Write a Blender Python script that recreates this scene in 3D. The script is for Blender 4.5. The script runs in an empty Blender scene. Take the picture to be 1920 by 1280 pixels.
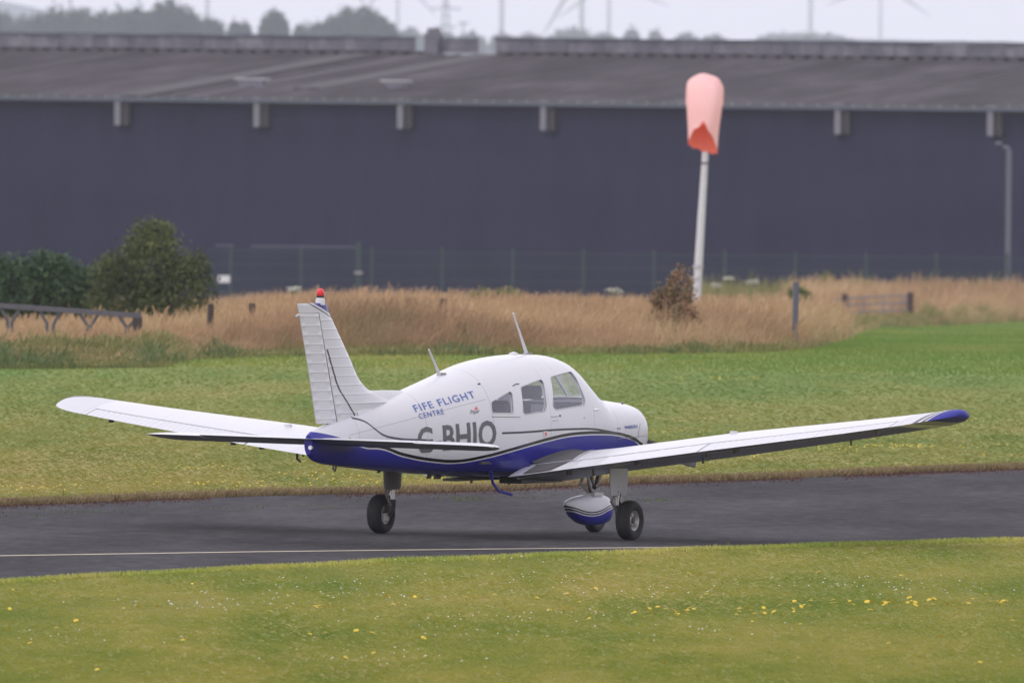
import bpy, bmesh, math, random
import numpy as np
from mathutils import Vector, Matrix
R = math.radians
random.seed(7); rng = np.random.default_rng(7)
SC = bpy.context.scene
COL = SC.collection

# ------------------------------------------------------------------ camera
FPX = 28250.0                      # focal length in photo pixels (1920 wide)
EYE = Vector((0, 0, 5.0))
PITCH = math.atan(540 / FPX); ROLL = R(0.6)
_F = Vector((0, math.cos(PITCH), -math.sin(PITCH)))
_R0 = Vector((1, 0, 0)); _U0 = _R0.cross(_F)
CR = _R0 * math.cos(ROLL) + _U0 * math.sin(ROLL)
CU = CR.cross(_F)
cam = bpy.data.cameras.new('camera'); camo = bpy.data.objects.new('camera', cam); COL.objects.link(camo)
m = Matrix((CR, CU, -_F)).transposed().to_4x4(); m.translation = EYE
camo.matrix_world = m
cam.sensor_width = 36; cam.lens = 36 * FPX / 1920
cam.clip_start = 1; cam.clip_end = 60000
cam.dof.use_dof = True; cam.dof.focus_distance = 155.5; cam.dof.aperture_fstop = 7.5
SC.camera = camo
# ------------------------------------------------------------------ world, sun, exposure
SUN_EL, SUN_AZ = R(52), R(-125)    # azimuth from +Y clockwise: behind the camera, to the left
w = bpy.data.worlds.new('World'); SC.world = w; w.use_nodes = True
nt = w.node_tree; nt.nodes.clear()
sky = nt.nodes.new('ShaderNodeTexSky'); sky.sky_type = 'NISHITA'; sky.sun_disc = False
sky.sun_elevation = SUN_EL; sky.sun_rotation = SUN_AZ
sky.altitude = 120; sky.air_density = 1.0; sky.dust_density = 3.0; sky.ozone_density = 1.0
hs = nt.nodes.new('ShaderNodeHueSaturation'); hs.inputs['Saturation'].default_value = 0.30
mixc = nt.nodes.new('ShaderNodeMix'); mixc.data_type = 'RGBA'
mixc.inputs['Factor'].default_value = 0.55
mixc.inputs[7].default_value = (14.8, 14.2, 15.8, 1)      # even cloud layer over the blue
bg = nt.nodes.new('ShaderNodeBackground'); bg.inputs['Strength'].default_value = 0.135
wo = nt.nodes.new('ShaderNodeOutputWorld')
nt.links.new(sky.outputs[0], hs.inputs['Color']); nt.links.new(hs.outputs[0], mixc.inputs[6])
nt.links.new(mixc.outputs[2], bg.inputs[0]); nt.links.new(bg.outputs[0], wo.inputs[0])
sd = bpy.data.lights.new('sun', 'SUN'); sd.energy = 0.55; sd.angle = R(11); sd.color = (1.0, 0.965, 0.92)
so = bpy.data.objects.new('sun', sd); COL.objects.link(so)
sdir = Vector((math.sin(SUN_AZ) * math.cos(SUN_EL), math.cos(SUN_AZ) * math.cos(SUN_EL), math.sin(SUN_EL)))
so.rotation_euler = (-sdir).to_track_quat('-Z', 'Y').to_euler(); so.location = (0, 0, 90)
SC.view_settings.view_transform = 'Standard'; SC.view_settings.look = 'None'
SC.view_settings.exposure = 0.0; SC.view_settings.gamma = 1.0
SC.render.engine = 'CYCLES'
SC.cycles.volume_bounces = 3
SC.cycles.volume_step_rate = 1; SC.cycles.max_bounces = 8; SC.cycles.transparent_max_bounces = 12

def ray(u, v): return _F + CR * ((u - 960) / FPX) + CU * ((640 - v) / FPX)
def at(u, v, Y):
    d = ray(u, v); return EYE + d * (Y / d.y)
def xat(u, Y): return (u - 960) / FPX * Y + 0.0
def gz(Y):
    """height of the field at depth Y: level airfield, then falling gently away"""
    if Y < 240: return 0.0
    if Y < 268: return -0.0155 * (Y - 240) ** 2 / 56
    if Y < 770: return -0.0155 * (Y - 254)
    if Y < 2600: return -8.0
    if Y < 9000: return -8.0 + (Y - 2600) / 6400 * 8
    return -0.57
def ground(u, v):
    d = ray(u, v); lo, hi = 60.0, 900.0
    for _ in range(50):
        mid = (lo + hi) / 2; p = EYE + d * (mid / d.y)
        if p.z > gz(mid): lo = mid
        else: hi = mid
    p = EYE + d * (lo / d.y); return Vector((p.x, p.y, gz(p.y)))
def proj(p):
    q = Vector(p) - EYE; k = q.dot(_F)
    return 960 + FPX * q.dot(CR) / k, 640 - FPX * q.dot(CU) / k

# ------------------------------------------------------------------ helpers
def link(o, parent=None):
    COL.objects.link(o)
    if parent is not None: o.parent = parent
    return o
def tag(o, label=None, cat=None, group=None, kind=None):
    if label: o['label'] = label
    if cat: o['category'] = cat
    if group: o['group'] = group
    if kind: o['kind'] = kind
    return o
def empty(name, loc, rz=0, rx=0, ry=0):
    o = bpy.data.objects.new(name, None); o.empty_display_size = 0.3
    o.location = loc; o.rotation_euler = (rx, ry, rz); return link(o)
def smooth_mesh(me, ang=40):
    me.shade_smooth() if hasattr(me, 'shade_smooth') else None
    me.set_sharp_from_angle(angle=R(ang))

class MB:
    def __init__(s): s.v = []; s.f = []; s.mi = []
    def add(s, vs, fs, mi=0):
        n = len(s.v); s.v += [tuple(p) for p in vs]
        s.f += [tuple(i + n for i in f) for f in fs]; s.mi += [mi] * len(fs); return s
    def box(s, c, d, rz=0, mi=0, M=None):
        dx, dy, dz = d[0] / 2, d[1] / 2, d[2] / 2
        vs = [Vector((x, y, z)) for x in (-dx, dx) for y in (-dy, dy) for z in (-dz, dz)]
        m_ = M if M is not None else Matrix.Rotation(rz, 3, 'Z')
        vs = [m_ @ p + Vector(c) for p in vs]
        return s.add(vs, [(0, 1, 3, 2), (4, 6, 7, 5), (0, 4, 5, 1), (2, 3, 7, 6), (0, 2, 6, 4), (1, 5, 7, 3)], mi)
    def tube(s, pts, r, n=10, cap=True, mi=0, flat=1.0):
        pts = [Vector(p) for p in pts]
        rs = r if isinstance(r, (list, tuple)) else [r] * len(pts)
        vs = []; up = None
        for i, p in enumerate(pts):
            t = (pts[min(i + 1, len(pts) - 1)] - pts[max(i - 1, 0)]).normalized()
            if up is None: up = Vector((0, 0, 1)) if abs(t.z) < .9 else Vector((1, 0, 0))
            a = t.cross(up).normalized(); b = a.cross(t).normalized(); up = b
            for k in range(n):
                q = 2 * math.pi * k / n
                vs.append(p + a * math.cos(q) * rs[i] * flat + b * math.sin(q) * rs[i])
        fs = []
        for i in range(len(pts) - 1):
            for k in range(n):
                fs.append((i * n + k, i * n + (k + 1) % n, (i + 1) * n + (k + 1) % n, (i + 1) * n + k))
        if cap:
            fs.append(tuple(range(n - 1, -1, -1))); fs.append(tuple((len(pts) - 1) * n + k for k in range(n)))
        return s.add(vs, fs, mi)
    def loft(s, rings, closed=True, cap=True, mi=0):
        n = len(rings[0]); vs = [p for r in rings for p in r]; fs = []
        for i in range(len(rings) - 1):
            for k in range(n if closed else n - 1):
                fs.append((i * n + k, i * n + (k + 1) % n, (i + 1) * n + (k + 1) % n, (i + 1) * n + k))
        if cap and closed:
            fs.append(tuple(range(n - 1, -1, -1))); fs.append(tuple((len(rings) - 1) * n + k for k in range(n)))
        return s.add(vs, fs, mi)
    def revolve(s, prof, c, axis='y', n=28, mi=0):
        """prof: (radius, offset along axis) closed loop; solid of revolution"""
        c = Vector(c); rings = []
        for k in range(n):
            q = 2 * math.pi * k / n; ca, sa = math.cos(q), math.sin(q); ring = []
            for r, a in prof:
                if axis == 'y': ring.append(c + Vector((r * ca, a, r * sa)))
                elif axis == 'x': ring.append(c + Vector((a, r * ca, r * sa)))
                else: ring.append(c + Vector((r * ca, r * sa, a)))
            rings.append(ring)
        rings.append(rings[0]); return s.loft(rings, closed=True, cap=False, mi=mi)
    def mesh(s, name, mats, smooth=None, recalc=True):
        me = bpy.data.meshes.new(name); me.from_pydata(s.v, [], s.f)
        for mt in (mats if isinstance(mats, (list, tuple)) else [mats]): me.materials.append(mt)
        me.polygons.foreach_set('material_index', s.mi)
        if recalc:
            b = bmesh.new(); b.from_mesh(me)
            bmesh.ops.remove_doubles(b, verts=b.verts, dist=1e-5)
            bmesh.ops.recalc_face_normals(b, faces=b.faces); b.to_mesh(me); b.free()
        if smooth is not None: smooth_mesh(me, smooth)
        return me
    def build(s, name, mats, parent=None, smooth=None, recalc=True):
        return link(bpy.data.objects.new(name, s.mesh(name, mats, smooth, recalc)), parent)

def fastmesh(name, co, nverts_per_face, mat):
    """co: (N, k, 3) array of separate k-gons"""
    N, k = co.shape[0], co.shape[1]
    me = bpy.data.meshes.new(name); me.vertices.add(N * k)
    me.vertices.foreach_set('co', co.astype(np.float32).ravel())
    me.loops.add(N * k); me.loops.foreach_set('vertex_index', np.arange(N * k, dtype=np.int32))
    me.polygons.add(N); me.polygons.foreach_set('loop_start', np.arange(0, N * k, k, dtype=np.int32))
    me.update(calc_edges=True); me.materials.append(mat); return me

# ------------------------------------------------------------------ materials
def new_mat(name):
    mt = bpy.data.materials.new(name); mt.use_nodes = True
    return mt, mt.node_tree, mt.node_tree.nodes['Principled BSDF']
def N_(t, typ, **kw):
    n = t.nodes.new(typ)
    for k, v in kw.items(): setattr(n, k, v)
    return n
def math_(t, op, a, b=None, c=None):
    n = t.nodes.new('ShaderNodeMath'); n.operation = op
    for i, q in enumerate((a, b, c)):
        if q is None: continue
        if isinstance(q, (int, float)): n.inputs[i].default_value = q
        else: t.links.new(q, n.inputs[i])
    return n.outputs[0]
def mix_(t, fac, a, b):
    n = t.nodes.new('ShaderNodeMix'); n.data_type = 'RGBA'
    for i, q in ((0, fac), (6, a), (7, b)):
        if isinstance(q, (int, float)): n.inputs[i].default_value = q
        elif isinstance(q, tuple): n.inputs[i].default_value = (*q, 1) if len(q) == 3 else q
        else: t.links.new(q, n.inputs[i])
    return n.outputs[2]
def noise_(t, vec, scale, detail=4, rough=.55, dist=0):
    n = t.nodes.new('ShaderNodeTexNoise'); n.inputs['Scale'].default_value = scale
    n.inputs['Detail'].default_value = detail; n.inputs['Roughness'].default_value = rough
    n.inputs['Distortion'].default_value = dist
    if vec is not None: t.links.new(vec, n.inputs['Vector'])
    return n.outputs['Fac']
def ramp_(t, fac, stops):
    n = t.nodes.new('ShaderNodeValToRGB'); t.links.new(fac, n.inputs[0]); e = n.color_ramp.elements
    while len(e) < len(stops): e.new(0.5)
    for i, (p, c) in enumerate(stops):
        e[i].position = p; e[i].color = (*c, 1) if len(c) == 3 else c
    return n.outputs[0]
def mapping_(t, vec, scale=(1, 1, 1), rot=(0, 0, 0)):
    n = t.nodes.new('ShaderNodeMapping'); n.inputs['Scale'].default_value = scale; n.inputs['Rotation'].default_value = rot
    t.links.new(vec, n.inputs['Vector']); return n.outputs[0]
def pos_(t): return t.nodes.new('ShaderNodeNewGeometry').outputs['Position']
def obj_(t): return t.nodes.new('ShaderNodeTexCoord').outputs['Object']
def bump_(t, bsdf, h, strength=.3, dist=.01):
    n = t.nodes.new('ShaderNodeBump'); n.inputs['Strength'].default_value = strength; n.inputs['Distance'].default_value = dist
    t.links.new(h, n.inputs['Height']); t.links.new(n.outputs[0], bsdf.inputs['Normal'])

def simple(name, col, rough=.5, metal=0, var=.12, scale=8, coat=0):
    mt, t, b = new_mat(name)
    nz = noise_(t, obj_(t), scale, 5)
    c = mix_(t, nz, tuple(q * (1 - var) for q in col), tuple(min(1, q * (1 + var)) for q in col))
    t.links.new(c, b.inputs['Base Color']); b.inputs['Roughness'].default_value = rough
    b.inputs['Metallic'].default_value = metal; b.inputs['Coat Weight'].default_value = coat
    return mt
def foliage(name, cols, scale=1.2, trans=.25, rough=.6, fine=.3, stretch=None, post=None):
    mt, t, b = new_mat(name)
    pv_ = pos_(t) if stretch is None else mapping_(t, pos_(t), stretch)
    nz = noise_(t, pv_, scale, 5, .65)
    n2 = noise_(t, pos_(t), scale * 14, 2)
    f = math_(t, 'ADD', math_(t, 'MULTIPLY', nz, 1 - fine), math_(t, 'MULTIPLY', n2, fine))
    k = len(cols)
    c = ramp_(t, f, [(.3 + .4 * i / (k - 1), q) for i, q in enumerate(cols)])
    if post: c = post(t, c)
    t.links.new(c, b.inputs['Base Color']); b.inputs['Roughness'].default_value = rough
    b.inputs['Specular IOR Level'].default_value = .25
    if trans:
        tr = N_(t, 'ShaderNodeBsdfTranslucent'); t.links.new(c, tr.inputs[0])
        ms = N_(t, 'ShaderNodeMixShader'); ms.inputs[0].default_value = trans
        t.links.new(b.outputs[0], ms.inputs[1]); t.links.new(tr.outputs[0], ms.inputs[2])
        t.links.new(ms.outputs[0], t.nodes['Material Output'].inputs[0])
    return mt

M = {}
def far_green(t, c):
    s_ = t.nodes.new('ShaderNodeSeparateXYZ'); t.links.new(pos_(t), s_.inputs[0])
    mr = t.nodes.new('ShaderNodeMapRange'); mr.inputs[1].default_value = 178; mr.inputs[2].default_value = 250; t.links.new(s_.outputs[1], mr.inputs[0])
    pn = noise_(t, mapping_(t, pos_(t), (.16, .035, 1)), 1.0, 4, .6)
    k = math_(t, 'MULTIPLY', mr.outputs[0], math_(t, 'MINIMUM', math_(t, 'MULTIPLY', pn, 1.8), 1.0))
    return mix_(t, math_(t, 'MULTIPLY', k, .72), c, (.10, .215, .045))
# lawn
mt, t, b = new_mat('mown_grass_ground')
p = pos_(t)
a1 = noise_(t, mapping_(t, p, (.30, .055, 1)), 1.0, 5, .6)
a2 = noise_(t, mapping_(t, p, (1.6, .35, 1)), 1.0, 5, .65)
a3 = noise_(t, mapping_(t, p, (14, 3.0, 1)), 1.0, 4, .7)
f = math_(t, 'ADD', math_(t, 'ADD', math_(t, 'MULTIPLY', a1, .5), math_(t, 'MULTIPLY', a2, .32)), math_(t, 'MULTIPLY', a3, .18))
c = ramp_(t, f, [(.36, (.10, .15, .035)), (.45, (.17, .19, .05)), (.53, (.25, .23, .07)), (.62, (.31, .24, .10))])
c = far_green(t, c); t.links.new(c, b.inputs['Base Color']); b.inputs['Roughness'].default_value = .9; b.inputs['Specular IOR Level'].default_value = .1
bump_(t, b, a3, .6, .05); M['lawn'] = mt
M['lawn_blade'] = foliage('mown_grass_blade', [(.15, .23, .045), (.26, .29, .06), (.40, .35, .09), (.52, .41, .16)], 1.0, .3, fine=.12, stretch=(.42, .09, 1), post=far_green)
M['near_blade'] = foliage('foreground_grass_blade', [(.16, .27, .05), (.30, .36, .07), (.46, .44, .11), (.58, .49, .19)], 1.0, .3, fine=.12, stretch=(.42, .09, 1))
# asphalt
mt, t, b = new_mat('asphalt')
p = pos_(t)
b1 = noise_(t, mapping_(t, p, (.35, .10, 1)), 1, 5, .6)
b2 = noise_(t, mapping_(t, p, (5, 1.3, 1), (0, 0, .2)), 1, 6, .7)
b3 = noise_(t, p, 60, 2)
f = math_(t, 'ADD', math_(t, 'ADD', math_(t, 'MULTIPLY', b1, .45), math_(t, 'MULTIPLY', b2, .35)), math_(t, 'MULTIPLY', b3, .2))
c = ramp_(t, f, [(.40, (.028, .027, .029)), (.5, (.048, .046, .050)), (.60, (.074, .071, .075))])
t.links.new(c, b.inputs['Base Color']); b.inputs['Roughness'].default_value = .95; b.inputs['Specular IOR Level'].default_value = .08
bump_(t, b, b3, .4, .01); M['asphalt'] = mt
M['joint'] = simple('crack_filler', (.03, .03, .034), .8)
M['line'] = simple('worn_cream_line_paint', (.40, .35, .26), .8, var=.45, scale=3)
M['redmoss'] = foliage('red_stonecrop', [(.060, .022, .020), (.105, .042, .034), (.17, .10, .06)], 2.0, .1)
M['edge_straw'] = foliage('edge_straw', [(.13, .10, .05), (.24, .18, .09), (.33, .26, .15)], 2.0, .2)
M['dry'] = foliage('dry_seed_grass', [(.16, .16, .06), (.30, .19, .11), (.43, .28, .155), (.50, .36, .20), (.58, .45, .27)], .22, .3, stretch=(1, .35, 1.6))
M['dry_low'] = foliage('olive_grass', [(.13, .15, .045), (.22, .21, .075), (.34, .26, .13)], .5, .25)
M['green_tuft'] = foliage('dark_green_tuft', [(.065, .10, .035), (.10, .14, .05), (.16, .18, .065)], .8, .25)
M['dandelion'] = simple('yellow_petals', (.70, .50, .04), .6)
M['clover'] = simple('white_petals', (.50, .50, .42), .6)
M['stem'] = simple('flower_stem', (.12, .16, .05), .7)
M['bush_dark'] = foliage('hawthorn_leaves', [(.022, .042, .022), (.050, .076, .030), (.10, .125, .040), (.19, .19, .055)], 1.0, .2)
M['bush_green'] = foliage('bramble_leaves', [(.022, .046, .024), (.050, .092, .038), (.085, .145, .055)], 1.0, .2)
M['bush_red'] = foliage('rusty_leaves', [(.09, .12, .045), (.17, .15, .07), (.27, .15, .09), (.36, .17, .11)], 1.6, .2)
M['bush_lime'] = foliage('lime_leaves', [(.05, .08, .02), (.12, .15, .03), (.18, .20, .05)], 1.6, .2)
M['bark'] = simple('bark', (.07, .055, .045), .9)
M['far_leaf'] = foliage('far_tree_leaves', [(.016, .028, .014), (.035, .055, .024), (.060, .080, .030)], .25, .1)
M['far_pale'] = foliage('pale_field_patch', [(.30, .28, .16), (.5, .47, .3)], .2, 0)
M['hill'] = foliage('hill_ground', [(.035, .045, .045), (.06, .07, .06)], .002, 0)
M['earth'] = M['lawn']
# warehouse
mt, t, b = new_mat('dark_cladding')
o = obj_(t)
c1 = noise_(t, mapping_(t, o, (.05, 1, .4)), 1, 5, .6); c2 = noise_(t, mapping_(t, o, (.9, 1, .15)), 1, 4, .6)
f = math_(t, 'ADD', math_(t, 'MULTIPLY', c1, .5), math_(t, 'MULTIPLY', c2, .5))
t.links.new(ramp_(t, f, [(.36, (.010, .0115, .034)), (.64, (.020, .022, .056))]), b.inputs['Base Color'])
b.inputs['Roughness'].default_value = .75; b.inputs['Specular IOR Level'].default_value = .2; M['clad'] = mt
mt, t, b = new_mat('weathered_roof_sheet')
o = obj_(t)
c1 = noise_(t, mapping_(t, o, (.25, .03, 1)), 1, 6, .65); c2 = noise_(t, mapping_(t, o, (2.5, .12, 1)), 1, 5, .7)
f = math_(t, 'ADD', math_(t, 'MULTIPLY', c1, .55), math_(t, 'MULTIPLY', c2, .45))
t.links.new(ramp_(t, f, [(.36, (.036, .032, .036)), (.5, (.062, .055, .060)), (.62, (.100, .090, .098))]), b.inputs['Base Color'])
b.inputs['Roughness'].default_value = .95; b.inputs['Specular IOR Level'].default_value = .08; M['roof'] = mt
M['roof_dark'] = simple('dark_roof_strip', (.045, .042, .045), .9)
M['roof_pale'] = simple('pale_roof_strip', (.12, .11, .12), .8)
mt, t, b = new_mat('stained_concrete_panel')
o = obj_(t)
c1 = noise_(t, mapping_(t, pos_(t), (.9, .9, .5)), 1, 6, .7)
t.links.new(ramp_(t, c1, [(.3, (.09, .088, .105)), (.5, (.14, .135, .155)), (.70, (.25, .24, .255))]), b.inputs['Base Color'])
b.inputs['Roughness'].default_value = .9; M['fascia'] = mt
M['gutter'] = simple('gutter_metal', (.075, .088, .115), .6)
M['galv'] = simple('galvanised_steel', (.17, .17, .20), .7, .05)
M['pale'] = simple('pale_sheet', (.42, .41, .42), .7)
M['shaft'] = simple('grey_shaft', (.10, .105, .135), .7)
M['pole'] = simple('pole_white', (.55, .55, .56), .5)
M['fence'] = simple('green_coated_steel', (.020, .045, .045), .6)
M['sign'] = simple('white_sign', (.62, .64, .66), .6)
M['wood'] = simple('dark_weathered_wood', (.055, .04, .035), .9, var=.3)
M['rail'] = simple('grey_weathered_rail', (.10, .095, .11), .8, var=.25)
M['turbine'] = simple('turbine_white', (.42, .43, .45), .5)
M['sock'] = None

# paint of the aircraft is built further down with its curves
def paint_base(b, rough=.30):
    b.inputs['Roughness'].default_value = rough; b.inputs['Coat Weight'].default_value = .12; b.inputs['Specular IOR Level'].default_value = .3
    b.inputs['Coat Roughness'].default_value = .12
WHITE = (.56, .56, .585); BLUE = (.020, .020, .22); BLACK = (.012, .012, .016)
def white_paint(name='white_paint', col=WHITE):
    mt, t, b = new_mat(name)
    o = obj_(t); n1 = noise_(t, o, 2.2, 6, .65); n2 = noise_(t, mapping_(t, o, (6, 6, 1.2)), 2, 5, .7)
    c = mix_(t, math_(t, 'MULTIPLY', n2, .5), mix_(t, n1, tuple(q * .96 for q in col), tuple(q * 1.03 for q in col)), tuple(q * .90 for q in col))
    t.links.new(c, b.inputs['Base Color']); paint_base(b); return mt
M['white'] = white_paint()
M['blue'] = simple('blue_paint', BLUE, .3, coat=.4, var=.08)
M['black'] = simple('black_paint', BLACK, .4)
M['rubber'] = simple('tyre_rubber', (.018, .018, .019), .75, var=.3)
M['hub'] = simple('wheel_alloy', (.45, .44, .42), .45, .6)
M['steel'] = simple('polished_strut', (.55, .55, .56), .25, .9)
M['grime'] = simple('greasy_metal', (.10, .095, .09), .5, .5, var=.3)
M['greymetal'] = simple('grey_leg_paint', (.21, .20, .20), .5)
M['letter'] = simple('charcoal_lettering', (.075, .075, .085), .45)
M['letter_blue'] = simple('blue_lettering', (.05, .10, .34), .45)
M['letter_red'] = simple('red_mark', (.6, .06, .05), .45)
M['walk'] = simple('walkway_grit', (.062, .060, .062), .95, var=.2, scale=40)
M['redlens'] = simple('red_lens', (.62, .02, .03), .25)
M['lens'] = simple('clear_lens', (.75, .75, .78), .2)
M['seat'] = simple('seat_fabric', (.045, .043, .045), .85)
M['seat_light'] = simple('seat_cover_pale', (.40, .39, .38), .85)
M['lining'] = simple('cabin_lining', (.62, .61, .62), .8)
mt, t, b = new_mat('perspex')
gl = N_(t, 'ShaderNodeBsdfGlossy'); gl.inputs['Roughness'].default_value = .06; gl.inputs[0].default_value = (.9, .9, 1, 1)
tr = N_(t, 'ShaderNodeBsdfTransparent'); tr.inputs[0].default_value = (.93, .94, .96, 1)
fr = N_(t, 'ShaderNodeFresnel'); fr.inputs[0].default_value = 1.5
ms = N_(t, 'ShaderNodeMixShader'); bf_ = N_(t, 'ShaderNodeNewGeometry').outputs['Backfacing']; bf_ = math_(t, 'SUBTRACT', 1.0, bf_)
t.links.new(math_(t, 'MULTIPLY', math_(t, 'ADD', math_(t, 'MULTIPLY', fr.outputs[0], .9), .05), bf_), ms.inputs[0])
t.links.new(tr.outputs[0], ms.inputs[1]); t.links.new(gl.outputs[0], ms.inputs[2])
t.links.new(ms.outputs[0], t.nodes['Material Output'].inputs[0]); M['glass'] = mt

# ================================================================== THE SETTING
# ground sheet
ys = list(range(-60, 240, 20)) + list(range(240, 270, 4)) + list(range(270, 770, 25)) + [770, 800, 1000, 1500, 2600, 4000, 6000, 9000, 14000, 20000, 26000]
g = MB(); nx = 12
rows = []
for Y in ys:
    hwid = 260 + 0.45 * max(0, Y)
    rows.append([Vector((-hwid + 2 * hwid * k / nx, Y, gz(Y))) for k in range(nx + 1)])
g.loft(rows, closed=False, cap=False)
go = g.build('ground', M['lawn'], smooth=60); tag(go, 'grass field that falls gently away beyond the taxiway', kind='structure')

# taxiway outline from its edges
near_px = [(-2600, 1230), (-1200, 1152), (0, 1091.5), (240, 1078), (480, 1066), (740, 1052.5), (960, 1045), (1340, 1030), (1650, 1020), (1920, 1012.5), (3000, 985), (4600, 950)]
far_px = [(-2600, 1055), (-1200, 998), (0, 947.5), (240, 937.5), (480, 930), (960, 917.5), (1160, 907), (1500, 895), (1840, 881), (1920, 878), (3000, 848), (4600, 812)]
line_px = [(-2600, 1076), (-1200, 1056), (0, 1042.5), (480, 1035), (960, 1029.5), (1240, 1027), (1480, 1026.5)]
def pxline(pts): return [ground(*q) for q in pts]
nearW, farW, lineW = pxline(near_px), pxline(far_px), pxline(line_px)
NX = np.array([p.x for p in nearW]); NY = np.array([p.y for p in nearW])
FX = np.array([p.x for p in farW]); FY = np.array([p.y for p in farW])
def near_edge(x): return np.interp(x, NX, NY)
def far_edge(x): return np.interp(x, FX, FY)
g = MB(); X0, X1 = max(NX[0], FX[0]), min(NX[-1], FX[-1]); rows = [[], []]
nst = 600
rows = []
for i in range(nst + 1):
    x = X0 + (X1 - X0) * i / nst
    jn = .10 * math.sin(x * 5.1) + .12 * math.sin(x * 2.3 + 1) + random.uniform(-.10, .088)
    jf = .20 * math.sin(x * 1.9) + .18 * math.sin(x * 4.7 + 2) + random.uniform(-.2, .2)
    yn, yf = near_edge(x) + jn, far_edge(x) + jf
    rows.append([Vector((x, yn + (yf - yn) * k / 8, .004)) for k in range(9)])
g.loft(rows, closed=False, cap=False)
tag(g.build('taxiway', M['asphalt']), 'dark asphalt taxiway crossing the grass', kind='structure')
g = MB(); rws = []
LX = np.array([p.x for p in lineW]); LY = np.array([p.y for p in lineW])
for i in range(241):
    x = LX[0] + (LX[-1] - LX[0]) * i / 240; y = np.interp(x, LX, LY)
    rws.append([Vector((x, y - .12, .008)), Vector((x, y + .12, .008))])
g.loft(rws, closed=False, cap=False)
tag(g.build('painted_line', M['line']), 'worn cream edge line painted along the near side of the taxiway', kind='structure')
# cracks and joints run along the asphalt
g = MB()
for fr_ in (.30, .56, .79):
    rr = []
    for i in range(200):
        x = -14 + 28 * i / 199
        y = near_edge(x) * (1 - fr_) + far_edge(x) * fr_ + .22 * math.sin(x * 1.3 + fr_ * 9) + .15 * math.sin(x * 3.1 + fr_ * 30) + random.uniform(-.04, .04)
        hw_ = .012 + .05 * max(0, math.sin(x * .8 + fr_ * 20)) * max(0, math.sin(x * 2.1 + fr_ * 7))
        rr.append([Vector((x, y - hw_, .0075)), Vector((x, y + hw_, .0075))])
    g.loft(rr, closed=False, cap=False)
tag(g.build('asphalt_joints', M['joint']), 'dark filled joints running along the taxiway', kind='structure')

# hills far behind
def hill(name, pts, Y, depth, label):
    g = MB(); rr = []
    for k, fz in enumerate((0, .35, .72, .95, 1, .9, .5, 0)):
        rr.append([])
        for (u, v) in pts:
            top = at(u, v, Y).z; x = at(u, v, Y).x
            rr[-1].append(Vector((x, Y + depth * (k / 7 - .55), -.6 + (top + .6) * fz)))
    g.loft(rr, closed=False, cap=False); o_ = g.build(name, M['hill'], smooth=80)
    tag(o_, label, kind='structure')
hill('hills', [(-1600, 40), (-900, -10), (-500, -22), (-200, -12), (0, 2), (60, 14), (110, 27), (160, 40), (260, 50), (420, 58), (520, 66), (700, 78), (900, 92)], 11800, 1500,
     'pale blue hills rising at the left edge far behind the trees')
hill('low_hills', [(600, 92), (900, 84), (1200, 78), (1420, 76), (1500, 73), (1650, 74), (1800, 79), (2100, 80), (2600, 96)], 12000, 1500,
     'low hazy ridge along the horizon on the right')

# ------------------------------------------------------------------ vegetation builders
def blades(xs, ys_, zs, h, wd, lean=.35, bend=0.0, seed=False):
    """one tapering blade per root: two triangles-ish as a quad, returned as (N,4,3)"""
    n = len(xs); an = rng.uniform(0, 2 * math.pi, n); face = rng.uniform(-.9, .9, n)
    lx = np.cos(an) * lean * h * rng.uniform(.2, 1, n); ly = np.sin(an) * lean * h * rng.uniform(.2, 1, n)
    dx, dy = np.cos(face) * wd / 2, np.sin(face) * wd / 2
    co = np.zeros((n, 4, 3))
    co[:, 0] = np.stack([xs - dx, ys_ - dy, zs - .01], 1); co[:, 1] = np.stack([xs + dx, ys_ + dy, zs - .01], 1)
    tp = .9 if seed else .25
    co[:, 2] = np.stack([xs + lx + dx * tp, ys_ + ly + dy * tp, zs + h], 1)
    co[:, 3] = np.stack([xs + lx - dx * tp, ys_ + ly - dy * tp, zs + h], 1)
    return co
def lying(xs, ys_, zs, h, wd, L):
    """mown blades laid over mostly sideways"""
    n = len(xs); sg = rng.choice([-1, 1], n); lx = sg * L * rng.uniform(.4, 1, n); ly = rng.normal(0, .25, n) * L
    co = np.zeros((n, 4, 3)); k = wd / 2
    co[:, 0] = np.stack([xs, ys_ - k, zs - .004], 1); co[:, 1] = np.stack([xs, ys_ + k, zs - .002], 1)
    co[:, 2] = np.stack([xs + lx, ys_ + ly + k * .4, zs + h], 1); co[:, 3] = np.stack([xs + lx * .6, ys_ + ly * .6 - k * .8, zs + h * .8], 1)
    return co
def gza(Y): return np.array([gz(q) for q in Y])
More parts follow.
